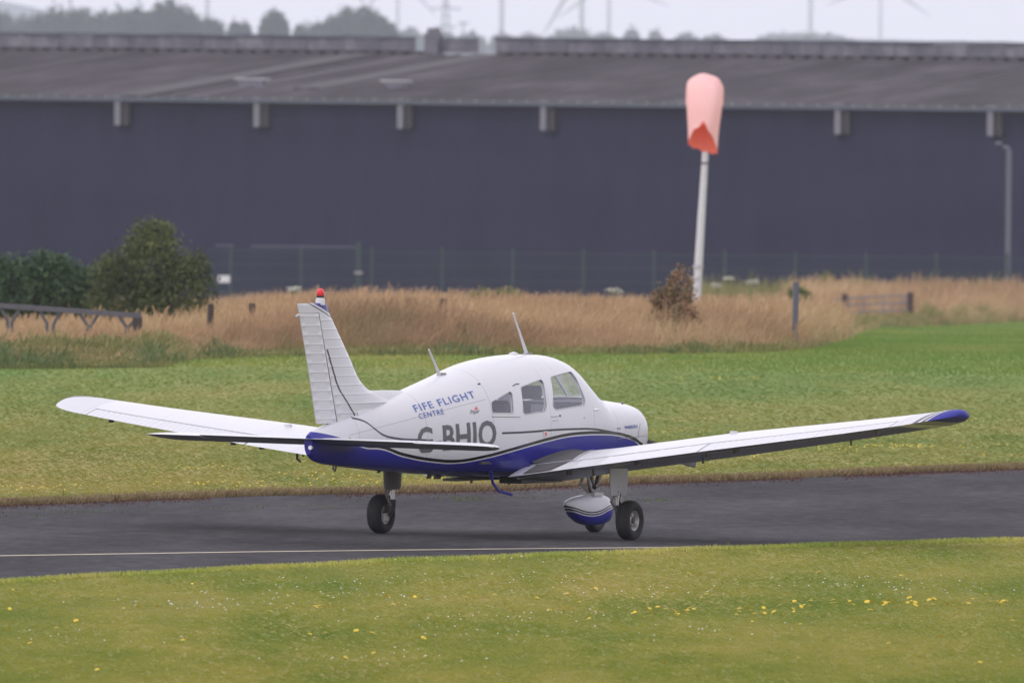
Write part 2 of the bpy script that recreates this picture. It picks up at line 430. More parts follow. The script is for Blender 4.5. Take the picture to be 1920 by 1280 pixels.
def leafcloud(blobs, n, size, up=.3):
    """leaf quads gathered in clumps through a set of ellipsoids ((cx,cy,cz),(rx,ry,rz))"""
    vol = np.array([b_[1][0] * b_[1][1] * b_[1][2] for b_ in blobs]) ** .75; vol /= vol.sum()
    idx = rng.choice(len(blobs), n, p=vol)
    c = np.array([b_[0] for b_ in blobs])[idx]; r_ = np.array([b_[1] for b_ in blobs])[idx]
    nd = rng.normal(size=(n, 3)); nd /= np.linalg.norm(nd, axis=1)[:, None]
    rad = rng.uniform(.30, 1, n) ** .45 * (1 + .10 * rng.normal(size=n))
    # clump: snap toward a subset of twig directions for uneven outline
    k = max(12, n // 60); tw = rng.normal(size=(k, 3)); tw /= np.linalg.norm(tw, axis=1)[:, None]; tr_ = rng.uniform(.75, 1.14, k)
    ti = rng.integers(0, k, n); mixf = rng.uniform(.25, .85, n)[:, None]
    d = nd * (1 - mixf) + tw[ti] * mixf; d /= np.linalg.norm(d, axis=1)[:, None]
    P = c + d * r_ * (rad * tr_[ti])[:, None]
    a = rng.normal(size=(n, 3)); a /= np.linalg.norm(a, axis=1)[:, None]
    b_ = np.cross(a, rng.normal(size=(n, 3))); b_ /= np.linalg.norm(b_, axis=1)[:, None]
    s = size * rng.uniform(.6, 1.4, n)[:, None]
    co = np.stack([P - a * s, P + b_ * s * .45, P + a * s, P - b_ * s * .45], 1)
    return co

def shrub(name, loc, blobs, n, size, mat, label, cat='bush', group=None, trunk=True, stems=5):
    root = empty(name, loc)
    me = fastmesh('foliage', leafcloud(blobs, n, size), 4, mat)
    link(bpy.data.objects.new('foliage', me), root)
    if trunk:
        g = MB()
        for k in range(stems):
            b_ = blobs[k % len(blobs)]; c_ = Vector(b_[0])
            g.tube([(random.uniform(-.15, .15), random.uniform(-.1, .1), -.1), c_ * .45 + Vector((random.uniform(-.1, .1), 0, 0)), c_ + Vector((0, 0, b_[1][2] * .3))], [.06, .035, .012], 6)
        g.build('stem', M['bark'], root)
    return tag(root, label, cat, group)

# lawn blades: nearer lawn and the lawn beyond the taxiway
def scatter(n, Ya, Yb, um=1350):
    Y = 1 / rng.uniform(1 / Yb, 1 / Ya, n); X = rng.uniform(-um, um, n) / FPX * Y
    return X, Y
X, Y = scatter(300000, 112, 158); k = Y < near_edge(X) - .03
X, Y = X[k], Y[k]
co = lying(X, Y, np.zeros(len(X)), rng.uniform(.006, .026, len(X)), rng.uniform(.008, .02, len(X)), rng.uniform(.03, .11, len(X)))
o = link(bpy.data.objects.new('lawn_grass', fastmesh('lawn_grass', co, 4, M['near_blade'])))
tag(o, 'short mown grass in the foreground before the taxiway', 'grass', kind='stuff')
def edge_px(u):      # photo line where the mown lawn meets the tall grass
    return np.interp(u, [-600, 0, 290, 340, 500, 700, 1000, 1300, 1450, 1500, 1560, 1600, 1640, 1750, 1860, 1900, 1960, 2500],
                     [694, 690, 688, 674, 668, 666, 666, 663, 660, 655, 640, 622, 614, 612, 606, 602, 606, 608])
_gcache = {}
def tall_Y(X, Yguess=300):
    u = 960 + X / Yguess * FPX
    v = edge_px(u)
    return u, v
_us = np.arange(-1500, 3300, 20); _gy = np.array([min(560, q) for q in [ground(float(u), float(edge_px(u))).y for u in _us]])
def tall_start(u): return np.interp(u, _us, _gy)
X, Y = scatter(380000, 165, 570)
u = 960 + X / Y * FPX; k = (Y > far_edge(X) + .05) & (Y < tall_start(u) + 1)
X, Y = X[k], Y[k]
fa = Y > 238
co = np.concatenate([lying(X[~fa], Y[~fa], gza(Y[~fa]), rng.uniform(.008, .028, (~fa).sum()), rng.uniform(.01, .025, (~fa).sum()), rng.uniform(.04, .13, (~fa).sum())),
                     blades(X[fa], Y[fa], gza(Y[fa]), rng.uniform(.02, .05, fa.sum()), rng.uniform(.02, .04, fa.sum()), 1.0)])
o = link(bpy.data.objects.new('lawn_grass', fastmesh('lawn_grass', co, 4, M['lawn_blade'])))
tag(o, 'short mown grass between the taxiway and the tall dry grass', 'grass', kind='stuff')

# taxiway edge growth (far edge: straw and red stonecrop; near edge: straw)
n = 60000; X = rng.uniform(-9, 9, n) ; Y = far_edge(X) + rng.exponential(.35, n) - .25 + .35 * np.sin(X * 1.7) * .5
co = blades(X, Y, np.zeros(n), rng.uniform(.02, .085, n), rng.uniform(.008, .02, n), 1.1)
tag(link(bpy.data.objects.new('verge_straw', fastmesh('verge_straw', co, 4, M['edge_straw']))), 'straw coloured grass overhanging the far edge of the taxiway', 'grass', kind='stuff')
n = 26000; X = rng.uniform(-9, 9, n); Y = far_edge(X) - rng.exponential(.5, n) + .25
kk = np.sin(X * 1.1 + 1) + np.sin(X * 2.9) * .7 + (X + 2) * .16 > -.5; X, Y = X[kk], Y[kk]
co = blades(X, Y, np.zeros(len(X)), rng.uniform(.006, .022, len(X)), rng.uniform(.01, .03, len(X)), 1.2)
tag(link(bpy.data.objects.new('stonecrop', fastmesh('stonecrop', co, 4, M['redmoss']))), 'red brown stonecrop creeping over the far edge of the taxiway', 'ground cover', kind='stuff')
n = 20000; X = rng.uniform(-8, 8, n); Y = near_edge(X) - rng.exponential(.15, n) + .10 + .12 * np.sin(X * 4.3)
co = blades(X, Y, np.zeros(n), rng.uniform(.015, .05, n), rng.uniform(.006, .014, n), 1.0)
tag(link(bpy.data.objects.new('verge_grass', fastmesh('verge_grass', co, 4, M['near_blade']))), 'ragged grass along the near edge of the taxiway', 'grass', kind='stuff')
# weeds in cracks of the asphalt
wx, wy = [], []
for (uu, vv, sp, cnt) in [(1220, 939, .22, 90), (870, 935, .18, 60), (870, 938, .12, 40), (165, 960, .3, 60), (60, 967, .2, 40), (590, 951, .25, 50), (430, 953, .25, 50), (1000, 935, .08, 30), (760, 1047, .1, 20)]:
    p = ground(uu, vv); wx += list(rng.normal(p.x, sp, cnt)); wy += list(rng.normal(p.y, sp * 1.5, cnt))
wx, wy = np.array(wx), np.array(wy)
co = blades(wx, wy, np.zeros(len(wx)), rng.uniform(.01, .03, len(wx)), rng.uniform(.01, .02, len(wx)), 1.2)
tag(link(bpy.data.objects.new('weeds', fastmesh('weeds', co, 4, M['green_tuft']))), 'low weeds growing in cracks of the taxiway', 'weeds', kind='stuff')

# tall dry grass
def tallgrass(n, Ya_off, Yb_off, hfun, mat, wd, lean, umin=-450, umax=2370, name='tall_grass', label='', seed=False, dens=None):
    u = rng.uniform(umin, umax, n); off = rng.uniform(Ya_off, Yb_off, n)
    Y = tall_start(u) + off; X = (u - 960) / FPX * Y
    h = hfun(u, off, X, Y)
    k = h > .03
    if dens is not None: k &= dens(u, off, X, Y)
    X, Y, h = X[k], Y[k], h[k]; m_ = len(X)
    co = blades(X, Y, gza(Y), h * rng.uniform(.7, 1.12, m_), rng.uniform(wd * .6, wd * 1.4, m_), lean, seed=seed)
    o_ = link(bpy.data.objects.new(name, fastmesh(name, co, 4, mat)))
    return tag(o_, label, 'grass', kind='stuff')
def wob(X, Y): return .5 + .25 * np.sin(X * .9 + Y * .21) + .15 * np.sin(X * 2.7 + 1 + Y * .5) + .1 * np.sin(X * 6.1 + Y * .3)
def hgt(u): return np.interp(u, [-400, 0, 150, 400, 520, 700, 1000, 1150, 1300, 1500, 1590, 1700, 2400], [.34, .36, .42, .50, .66, .74, .70, .65, .70, .72, .55, .9, .9])
def tufts(n, per, Ya_off, Yb_off, hfun, mat, wd, spread, lean, name, label, umin=-1000, umax=2900, wind=.16, yfix=None):
    """grass in tufts: blades fan out of shared roots and bow a little downwind"""
    u = rng.uniform(umin, umax, n)
    Y = (tall_start(u) + rng.uniform(Ya_off, Yb_off, n)) if yfix is None else rng.uniform(*yfix, n)
    X = (u - 960) / FPX * Y; off = Y - tall_start(u); h = hfun(u, off, X, Y); k = h > .05
    X, Y, h = X[k], Y[k], h[k]; h = h * rng.uniform(.72, 1.18, len(h))
    X = np.repeat(X, per); Y = np.repeat(Y, per); h = np.repeat(h, per); m_ = len(X)
    X = X + rng.normal(0, spread, m_); Y = Y + rng.normal(0, spread, m_); h = h * rng.uniform(.55, 1.12, m_)
    an = rng.uniform(0, 2 * math.pi, m_); le_ = lean * h * rng.uniform(.1, 1, m_); face = rng.uniform(-.9, .9, m_)
    lx = np.cos(an) * le_ + wind * h; ly = np.sin(an) * le_; w_ = wd * rng.uniform(.6, 1.4, m_); dx, dy = np.cos(face) * w_ / 2, np.sin(face) * w_ / 2; Z = gza(Y)
    P0 = np.stack([X, Y, Z - .02], 1); P1 = np.stack([X + lx * .3, Y + ly * .3, Z + h * .62], 1); P2 = np.stack([X + lx, Y + ly, Z + h * (1 - .35 * (lx / h)**2)], 1)
    D = np.stack([dx, dy, np.zeros(m_)], 1)
    a_ = np.stack([P0 - D * .5, P0 + D * .5, P1 + D * .6, P1 - D * .6], 1); b_ = np.stack([P1 - D * .6, P1 + D * .6, P2 + D * .6, P2 - D * .6], 1)
    o_ = link(bpy.data.objects.new(name, fastmesh(name, np.concatenate([a_, b_]), 4, mat)))
    return tag(o_, label, 'grass', kind='stuff')
def gap(u, Y): return np.where((u > 1572) & (u < 1745) & (Y < 548), .30, 1.0) * np.where((u > 1745) & (Y < 520), .55, 1)
tufts(20500, 12, 1.0, 26, lambda u, o_, X, Y: np.clip(np.where(u < 420, .26, .34) + o_ / np.where(u < 420, 26, 11), 0, 1) * (.80 + .42 * wob(X, Y)) * hgt(u) * gap(u, Y), M['dry'], .011, .14, .55, 'tall_grass', 'tall dry straw and pink grass gone to seed before the warehouse')
tufts(12000, 9, 26, 350, lambda u, o_, X, Y: (.85 + .40 * wob(X, Y)) * hgt(u) * gap(u, Y) * (Y < 632), M['dry'], .030, .16, .38, 'tall_grass', 'dry grass stretching back towards the warehouse fence')
tufts(2600, 10, 0, 0, lambda u, o_, X, Y: (.95 + .55 * wob(X, Y)), M['dry'], .034, .2, .4, 'tall_grass', 'tall dry grass behind the field gate', umin=1480, umax=2370, yfix=(552, 625))
tufts(900, 10, 0, 0, lambda u, o_, X, Y: (1.0 + .6 * wob(X + 3, Y)), M['dry_low'], .04, .25, .4, 'rough_grass', 'olive rough growth behind the field gate', umin=1300, umax=2370, yfix=(600, 628))
tufts(12500, 10, -.6, 9, lambda u, o_, X, Y: (.16 + .60 * np.clip(o_ / 7, 0, 1) * wob(X, Y)) * np.clip(hgt(u) * 1.1, .6, 1), M['dry_low'], .022, .10, .7, 'rough_grass', 'olive rough grass at the foot of the tall dry grass')
tufts(3500, 9, -1.0, 5, lambda u, o_, X, Y: np.clip(.04 + .50 * (wob(X * 1.7 + 4, Y * .35) - .42), 0, .34) * np.where(u < 330, 1.6, .8) + np.where(u < 330, .08, 0) + np.where(u > 1780, -.1, 0), M['green_tuft'], .018, .12, 1.0,
      'dark_tufts', 'dark green tufts along the front of the tall grass')

g = MB(); rows = []
for k in range(13):
    f_ = k / 12; row = []
    for i_ in range(len(_us)):
        Y_ = _gy[i_] + 1.5 + (742 - _gy[i_] - 1.5) * f_ ** 1.6; row.append(Vector(((_us[i_] - 960) / FPX * Y_, Y_, gz(Y_) + .012)))
    rows.append(row)
g.loft(rows, closed=False, cap=False)
tag(g.build('rough_ground', foliage('straw_littered_ground', [(.12, .13, .05), (.24, .18, .09), (.34, .26, .14)], .3, 0)), 'rough ground under the tall dry grass as far as the warehouse', kind='structure')

# shrubs in the tall grass
def shrub_at(name, u, Y, px_w, v_top, n, size, mat, label, blobs=None, **kw):
    """stands on the field at depth Y; px_w and v_top give width and height"""
    base = at(u, 400, Y); base.z = gz(Y)
    H = at(u, v_top, Y).z - base.z; W = px_w / FPX * Y / 2
    bl = [((a * W, b_ * W, c_ * H), (d * W, e * W, f_ * H)) for (a, b_, c_, d, e, f_) in blobs]
    return shrub(name, base, bl, n, size, mat, label, **kw)
round_b = [(-.45, 0, .36, .55, .6, .34), (.4, .1, .38, .6, .6, .34), (0, 0, .55, .62, .6, .36), (-.1, .1, .80, .30, .35, .20), (.12, 0, .86, .25, .3, .14), (-.62, 0, .52, .3, .3, .2), (.68, 0, .55, .24, .3, .20), (.1, -.2, .2, .7, .5, .2)]
shrub_at('hawthorn_bush', 285, 300, 250, 408, 15000, .045, M['bush_dark'], 'round dark green bush with olive top standing before the warehouse wall', round_b)
shrub_at('bramble_bush', 95, 305, 210, 463, 9000, .055, M['bush_green'], 'green bush merging with the left side of the round dark bush', [(-.5, 0, .45, .5, .6, .42), (.2, 0, .5, .5, .6, .42), (.75, 0, .42, .4, .5, .36), (-.1, 0, .75, .3, .4, .22)])
shrub_at('bramble_bush', -25, 300, 150, 466, 7000, .055, M['bush_green'], 'bright green bush cut by the left edge of the photo', [(-.4, 0, .45, .6, .6, .42), (.35, 0, .5, .6, .6, .42), (0, 0, .78, .4, .4, .2)])
shrub_at('rusty_bush', 1268, 262, 98, 494, 3400, .032, M['bush_red'], 'small bush with rust red leaves at the foot of the windsock pole', [(-.3, 0, .5, .6, .6, .28), (.2, 0, .7, .6, .6, .28), (.05, 0, .3, .5, .5, .25), (-.75, 0, .6, .25, .3, .1)])
shrub_at('green_bush', 1285, 261, 76, 560, 1500, .035, M['bush_red'], 'low ragged growth below the rust red bush', [(0, 0, .5, .8, .8, .5), (.5, 0, .4, .6, .6, .4)], trunk=False)
shrub_at('lime_bush', 1553, 585, 60, 512, 1300, .06, M['bush_lime'], 'small lime green bush between the lone post and the gate', [(0, 0, .75, .7, .7, .25), (0, 0, .4, .6, .6, .4)])
shrub_at('lime_bush', 1500, 465, 56, 531, 1200, .06, M['bush_lime'], 'low lime green plant behind the lone grey post', [(0, 0, .7, .9, .7, .25), (0, 0, .4, .6, .6, .4)])
shrub_at('green_bush', 930, 400, 110, 541, 1800, .06, M['dry_low'], 'low olive bush in the dry grass beside the fence', [(-.4, 0, .7, .6, .6, .3), (.4, 0, .72, .6, .6, .28)], trunk=False)
shrub_at('green_bush', 903, 262, 40, 636, 600, .03, M['green_tuft'], 'small dark green clump at the lawn edge behind the cabin roof', [(0, 0, .5, 1, 1, .5)], trunk=False)
# white umbel flowers standing above the grass
def umbel(u, v, Y, label, wpx=26):
    top = at(u, v, Y); root = empty('cow_parsley', (top.x, top.y, gz(Y)))
    H = top.z - gz(Y); g = MB(); g.tube([(0, 0, 0), (0, 0, H * .85), (.02, 0, H)], [.012, .010, .006], 5)
    w_ = wpx / FPX * Y / 2
    heads = [(random.uniform(-w_, w_), random.uniform(-w_, w_) * .6, H + random.uniform(-.07, .03)) for _ in range(8)]
    for h_ in heads: g.tube([(0, 0, H * .88), h_], .005, 4)
    g.build('stem', M['stem'], root)
    co = leafcloud([(h_, (.09, .07, .03)) for h_ in heads], 260, .022)
    link(bpy.data.objects.new('flower_head', fastmesh('flower_head', co, 4, M['clover'])), root)
    tag(root, label, 'wildflower')
umbel(549, 541, 330, 'pale flower head above the grass left of the tail fin')
umbel(1152, 543, 330, 'white flower head above the grass left of the rusty bush', 20)
umbel(1366, 521, 400, 'white flower head just right of the windsock pole', 14)
umbel(1408, 527, 400, 'widest white flower head right of the windsock pole', 22)
umbel(1344, 534, 390, 'lowest white flower head by the windsock pole', 14)

# flowers in the lawn
g = MB()
for k in range(9):
    a = 2 * math.pi * k / 9
    g.add([(0, 0, .042), (.018 * math.cos(a - .3), .018 * math.sin(a - .3), .040), (.024 * math.cos(a), .024 * math.sin(a), .036), (.018 * math.cos(a + .3), .018 * math.sin(a + .3), .040)], [(0, 1, 2, 3)])
g.add([(.010 * math.cos(q), .010 * math.sin(q), .046) for q in np.linspace(0, 5.5, 7)], [tuple(range(7))])
g.tube([(0, 0, -.005), (0, 0, .036)], .002, 4, mi=1)
fme = g.mesh('dandelion', [M['dandelion'], M['stem']], recalc=False)
spots = [(1050, 1087), (1640, 1081), (1690, 1083), (100, 1093), (1120, 1073), (330, 1072), (378, 1069), (655, 1054), (1340, 1024), (1365, 1023),
         (165, 1138), (200, 1142), (222, 1143), (232, 1143), (245, 1143), (260, 1142), (295, 1141), (590, 1142), (598, 1141), (606, 1142), (622, 1139), (747, 1139), (765, 1140), (722, 1121), (790, 1124), (815, 1103), (872, 1124), (778, 1122),
         (58, 1210), (15, 1184), (758, 1181), (825, 1173), (853, 1182), (868, 1182), (885, 1182), (898, 1198), (792, 1201), (668, 1187), (697, 1192), (580, 1193), (183, 1260), (60, 1260), (745, 1133),
         (1290, 1080), (1310, 1082), (1400, 1140), (1430, 1133), (1462, 1137), (1490, 1131), (1230, 1128), (1050, 1109), (1320, 1132)]
for k in range(26): spots.append((rng.uniform(1180, 1500), rng.normal(1152, 4)))
for k in range(40): spots.append((rng.uniform(1560, 1920), rng.normal(1133, 3.5)))
for k in range(30): spots.append((rng.uniform(0, 1920), rng.uniform(1070, 1270)))
for k in range(60): spots.append((rng.uniform(700, 1920), rng.normal(1140, 14)))
for k in range(16): spots.append((rng.uniform(900, 1500), rng.uniform(1090, 1185)))
for (u, v) in spots:
    p = ground(float(u), float(v)); o = link(bpy.data.objects.new('dandelion', fme)); o.location = p
    s_ = random.uniform(.5, .9); o.scale = (s_ * 1.25, s_ * 1.5, s_); o.rotation_euler = (R(random.uniform(0, 35)), random.uniform(-.2, .2), random.uniform(0, 6))
    tag(o, 'small yellow dandelion flower in the mown grass before the taxiway', 'flower', 'dandelions in the foreground grass')
# clover, and the dandelions of the lawn beyond
def specks(n, Ya, Yb, mat, name, label, cent, sr, size, cond):
    C_ = [ground(float(a), float(b_)) for a, b_ in cent]; i = rng.integers(0, len(C_), n)
    X = np.array([c_.x for c_ in C_])[i] + rng.normal(0, sr, n); Y = np.array([c_.y for c_ in C_])[i] + rng.normal(0, sr * 1.6, n)
    k = cond(X, Y); X, Y = X[k], Y[k]; Z = gza(Y) + .03; s = size * rng.uniform(.6, 1.3, len(X))
    co = np.stack([np.stack([X - s, Y, Z], 1), np.stack([X, Y - s * .6, Z - s * .45], 1), np.stack([X + s, Y, Z], 1), np.stack([X, Y + s * .6, Z + s * .45], 1)], 1)
    tag(link(bpy.data.objects.new(name, fastmesh(name, co, 4, mat))), label, 'flowers', kind='stuff')
cl = [(335, 1136), (370, 1138), (560, 1118), (640, 1093), (700, 1118), (860, 1163), (960, 1155), (900, 1085), (1150, 1110), (1500, 1100), (1620, 1090), (940, 1190), (150, 1200), (700, 1235), (850, 1050), (900, 1048), (930, 1046), (1750, 1110), (1300, 1190)]
specks(380, 120, 150, M['clover'], 'clover_flowers', 'white clover flowers dotted in the foreground grass', cl, .55, .0085, lambda X, Y: Y < near_edge(X) - .05)
dl = [(665, 905), (790, 902), (860, 900), (30, 918), (95, 916), (380, 908), (1220, 855), (1335, 840), (1400, 845), (1480, 842), (1560, 845), (1600, 840), (1660, 838), (1700, 838), (1760, 840), (1890, 838), (1230, 812), (1265, 815), (1385, 858), (1900, 856), (1380, 790), (1850, 790), (500, 912), (860, 760), (1340, 712), (1400, 710), (140, 690), (350, 880), (640, 892), (700, 765)]
specks(420, 165, 250, M['dandelion'], 'dandelion_flowers', 'yellow dandelions scattered in the lawn beyond the taxiway', dl, .34, .0105, lambda X, Y: Y > far_edge(X) + .1)

# ================================================================== WAREHOUSE
PSI = R(20); WA = Vector((math.cos(PSI), -math.sin(PSI), 0)); WN = Vector((math.sin(PSI), math.cos(PSI), 0))
W0 = Vector((0, 750, 0))                       # a point on the foot line of the front wall
def wall_s(u, v, depth=0):
    """distance along the front wall (and height) where the sight line meets the plane `depth` behind it"""
    d = ray(u, v); p0 = W0 + WN * depth
    k = (p0 - EYE).dot(WN) / d.dot(WN); p = EYE + d * k
    return (p - W0).dot(WA), p.z
EAVE = wall_s(960, 191)[1]
RIDGE_D = 34.0; RIDGE = wall_s(960, 106, RIDGE_D)[1]
BASEZ = -9.2
wh = empty('warehouse', (W0.x, W0.y, 0), -PSI)
tag(wh, 'long dark blue grey warehouse with a low brown roof and concrete ridge band', 'warehouse')
SL, SR = -70.0, 62.0                           # the building's ends along its front
g = MB(); g.box(((SL + SR) / 2, .20, (BASEZ + EAVE) / 2), (SR - SL, .4, EAVE - BASEZ)); g.build('wall', M['clad'], wh)
g = MB(); g.box((SL + .2, RIDGE_D + .4, (BASEZ + EAVE) / 2 - .1), (.4, 2 * RIDGE_D - .1, EAVE - BASEZ - .2)); g.box((SR - .2, RIDGE_D + .4, (BASEZ + EAVE) / 2 - .1), (.4, 2 * RIDGE_D - .1, EAVE - BASEZ - .2))
g.build('end_wall', M['clad'], wh)
# roof: profiled sheets (a real corrugated section, one crest every 0.9 m), front and back slope
g = MB(); rr = []
xs = []; x = SL - .2
while x < SR + .2: xs += [(x, 0), (x + .55, 0), (x + .65, .07), (x + .80, .07), (x + .9, 0)]; x += .9
def roofz(y): return EAVE + (RIDGE - EAVE) * y / RIDGE_D + .02
for y in (-.35, RIDGE_D): rr.append([Vector((a, y, roofz(y) + h_)) for a, h_ in xs])
g.loft(rr, closed=False, cap=False); g.build('roof_sheet', M['roof'], wh)
g = MB(); g.add([(SL, RIDGE_D, RIDGE), (SR, RIDGE_D, RIDGE), (SR, 2 * RIDGE_D, EAVE), (SL, 2 * RIDGE_D, EAVE)], [(0, 1, 2, 3)]); g.build('roof_sheet', M['roof'], wh)
g = MB(); g.box(((SL + SR) / 2, -.42, EAVE - .10), (SR - SL + .6, .24, .20)); g.build('gutter', M['gutter'], wh)
# strips on the roof (expansion upstands) running up the slope
def roof_strip(u0, v0, w_, mat, h_=.25, frac=1.0):
    s0 = wall_s(u0, v0, RIDGE_D)[0]; g = MB()
    ya, yb = RIDGE_D * (1 - frac), RIDGE_D - .3
    g.add([(s0 - w_ / 2, ya, roofz(ya)), (s0 + w_ / 2, ya, roofz(ya)), (s0 + w_ / 2, yb, roofz(yb)), (s0 - w_ / 2, yb, roofz(yb)),
           (s0 - w_ / 2, ya, roofz(ya) + h_), (s0 + w_ / 2, ya, roofz(ya) + h_), (s0 + w_ / 2, yb, roofz(yb) + h_), (s0 - w_ / 2, yb, roofz(yb) + h_)],
          [(4, 5, 6, 7), (0, 1, 5, 4), (1, 2, 6, 5), (2, 3, 7, 6), (3, 0, 4, 7)])
    g.build('roof_strip', mat, wh)
roof_strip(690, 104, 1.6, M['roof_dark'], .10); roof_strip(925, 107, 1.6, M['roof_dark'], .10, .8)
roof_strip(800, 106, .4, M['roof_pale'], .07); roof_strip(905, 107, .3, M['roof_pale'], .07, .6)
roof_strip(250, 100, .3, M['roof_dark'], .09)
# ridge band: fascia panels on a dark course, with the ends of the roof ribs beneath
def sz(u, v, dep): return wall_s(u, v, dep)
FD = RIDGE_D + .1
zt_, zb_, zc_ = sz(960, 74, FD)[1], sz(960, 98, FD)[1], sz(960, 108, FD)[1]
s_gapL, s_mid, s_gapR = sz(795, 80, FD)[0], sz(822, 80, FD)[0], sz(928, 80, FD)[0]
g = MB(); g.box(((SL + s_gapL) / 2, FD + .5, (zc_ + zb_) / 2 - .15), (s_gapL - SL, .5, zb_ - zc_ + .3)); g.box(((SR + s_gapR) / 2, FD + .5, (zc_ + zb_) / 2 - .15), (SR - s_gapR, .5, zb_ - zc_ + .3))
g.build('ridge_upstand', M['roof_dark'], wh)
pm = MB(); pm.box((0, .1, 0), (1.96, .2, zt_ - zb_)); panel_me = pm.mesh('fascia_panel', M['fascia'])
cp = MB(); cp.box((0, .1, 0), (2.0, .30, .09)); cap_me = cp.mesh('coping', M['gutter'])
rb = MB(); rb.box((0, .1, 0), (.42, .3, (zb_ - zc_) * .62)); rib_me = rb.mesh('rib_end', M['pale'].copy()); 
rib_me.materials[0] = M['roof_pale']
def along(a, b_, step):
    n_ = int((b_ - a) / step); return [a + step * (k + .5) for k in range(n_)]
for a, b_, dz, dy in ((SL, s_gapL, 0, 0), (s_mid, s_gapR, -.05, .5), (s_gapR, SR, 0, 0)):
    for x in along(a, b_, 2.0):
        if abs(x) > 48: continue
        o = link(bpy.data.objects.new('fascia_panel', panel_me), wh); o.location = (x, FD + dy + random.uniform(0, .03), (zt_ + zb_) / 2 + dz + random.uniform(-.015, .015))
        o = link(bpy.data.objects.new('coping', cap_me), wh); o.location = (x, FD + dy - .03, zt_ + dz + .045 + random.uniform(-.02, .03))
    if dy == 0:
        for x in along(a, b_, .78):
            if abs(x) > 44: continue
            o = link(bpy.data.objects.new('rib_end', rib_me), wh); o.location = (x, FD + .12, (zb_ + zc_) / 2)
g = MB(); s1, z1_ = sz(808, 58, FD); _, z0_ = sz(808, 107, FD)
g.box((s1, FD + .4, (z1_ + z0_) / 2 - .12), (.74, .8, z1_ - z0_)); g.box((s1, FD + .4, z1_ + .0), (.5, .6, .28)); g.build('vent_block', M['fascia'], wh)
for (ua, ub, vt, vb) in ((442, 496, 148, 163), (716, 762, 152, 166)):
    # solve depth up the slope
    best = min(np.linspace(1, RIDGE_D, 200), key=lambda y_: abs(sz((ua + ub) / 2, vb, y_)[1] - roofz(y_)))
    sa, sb = sz(ua, vb, best)[0], sz(ub, vb, best)[0]; zt2 = sz(ua, vt, best)[1]; zb2 = roofz(best)
    g = MB(); g.box(((sa + sb) / 2, best + .3, (zb2 + zt2) / 2 - .1), (sb - sa - .25, .6, zt2 - zb2)); hb = g.build('roof_hatch', M['galv'], wh)
    g = MB(); g.box(((sa + sb) / 2, best + .3, zt2), (sb - sa + .1, .8, .09)); g.build('lid', M['pale'], hb)
# pale downpipe heads on the wall below the gutter
bk = MB(); bk.box((0, -.26, -.02), (.31, .42, 1.30)); bk.box((0, -.28, .68), (.38, .50, .12)); bk.box((0, -.30, -.71), (.30, .42, .08)); bk_me = bk.mesh('wall_bracket', M['galv'])
dk = MB(); dk.box((-.08, -.16, 0), (.34, .30, 1.15)); dk_me = dk.mesh('bracket_side_box', M['roof_dark'])  # plain dark box set at the right of each bracket
for u_ in (-38, 226, 487, 756, 1024, 1310, 1576, 1862):
    s_, _z = wall_s(u_, 210); o = link(bpy.data.objects.new('wall_bracket', bk_me), wh); o.location = (s_, 0, EAVE - .66); o = link(bpy.data.objects.new('bracket_side_box', dk_me), wh); o.location = (s_ + .46, 0, EAVE - .82)

# chimney-like grey shaft with lamp at the right, standing off the wall
def col_at(u, vt, Y): 
    p = at(u, vt, Y); return Vector((p.x, Y, gz(Y))), p.z - gz(Y)
b0, H = col_at(1892, 280, 700); lp = empty('lamp_post', b0)
g = MB(); g.box((0, 0, H / 2), (.25, .25, H)); g.build('pole', M['shaft'], lp)
g = MB(); g.tube([(0, 0, H), (-.1, 0, H + .1), (-.30, 0, H + .06)], .09, 8); g.build('arm', M['shaft'], lp)
g = MB(); g.box((-.48, 0, H + .28), (.30, .3, .10)); g.build('lamp_head', M['galv'], lp)
tag(lp, 'tall grey post with a small floodlight before the right end of the wall', 'lamp post')

# green mesh fence across the whole width
FY_ = 640; fz = gz(FY_)
fn = empty('mesh_fence', (0, FY_, fz)); tag(fn, 'dark green mesh fence along the foot of the warehouse wall', 'fence')
FH = 2.65
pm = MB(); pm.box((0, 0, FH / 2), (.12, .12, FH + .1)); post_me = pm.mesh('post', M['fence'])
x = -30
while x < 31:
    if x > -13.0: 
        o = link(bpy.data.objects.new('post', post_me), fn); o.location = (x, 0, 0)
    x += 3.0
g = MB()
x = -13
while x < 30: g.box((x, -.01, FH / 2), (.016, .016, FH - .1)); x += .10
for z_ in (.1, .7, 1.3, 1.9, 2.5): g.box((8.5, .02, z_), (43, .025, .035))
tag(g.build('mesh_wire', M['fence'], fn), kind='stuff')
g = MB(); xl, xr = at(470, 485, FY_).x, at(668, 485, FY_).x; g.box(((xl + xr) / 2, -.04, FH + .03), (xr - xl, .06, .07)); 
xa, xb = at(403, 485, FY_).x, at(438, 485, FY_).x; g.box(((xa + xb) / 2, -.04, FH + .05), (xb - xa, .06, .07)); g.build('top_rail', M['gutter'], fn)
g = MB(); pz = at(672, 480, FY_); g.box((pz.x, -.15, 1.45), (.22, .22, 2.9)); gp = g.build('gate_post', M['fence'], fn)
g = MB(); q = at(672, 511, FY_); g.box((q.x, -.28, q.z - fz), (.36, .05, .07)); g.build('latch_plate', M['pale'], gp)
g = MB(); q = at(420, 523, FY_ - .2); g.box((q.x, 0, q.z - fz), (.50, .03, .30))
o = g.build('warning_sign', M['sign']); o.location = (0, FY_ - .2, fz); tag(o, 'small white sign hung on the green fence right of the dark bush', 'sign')

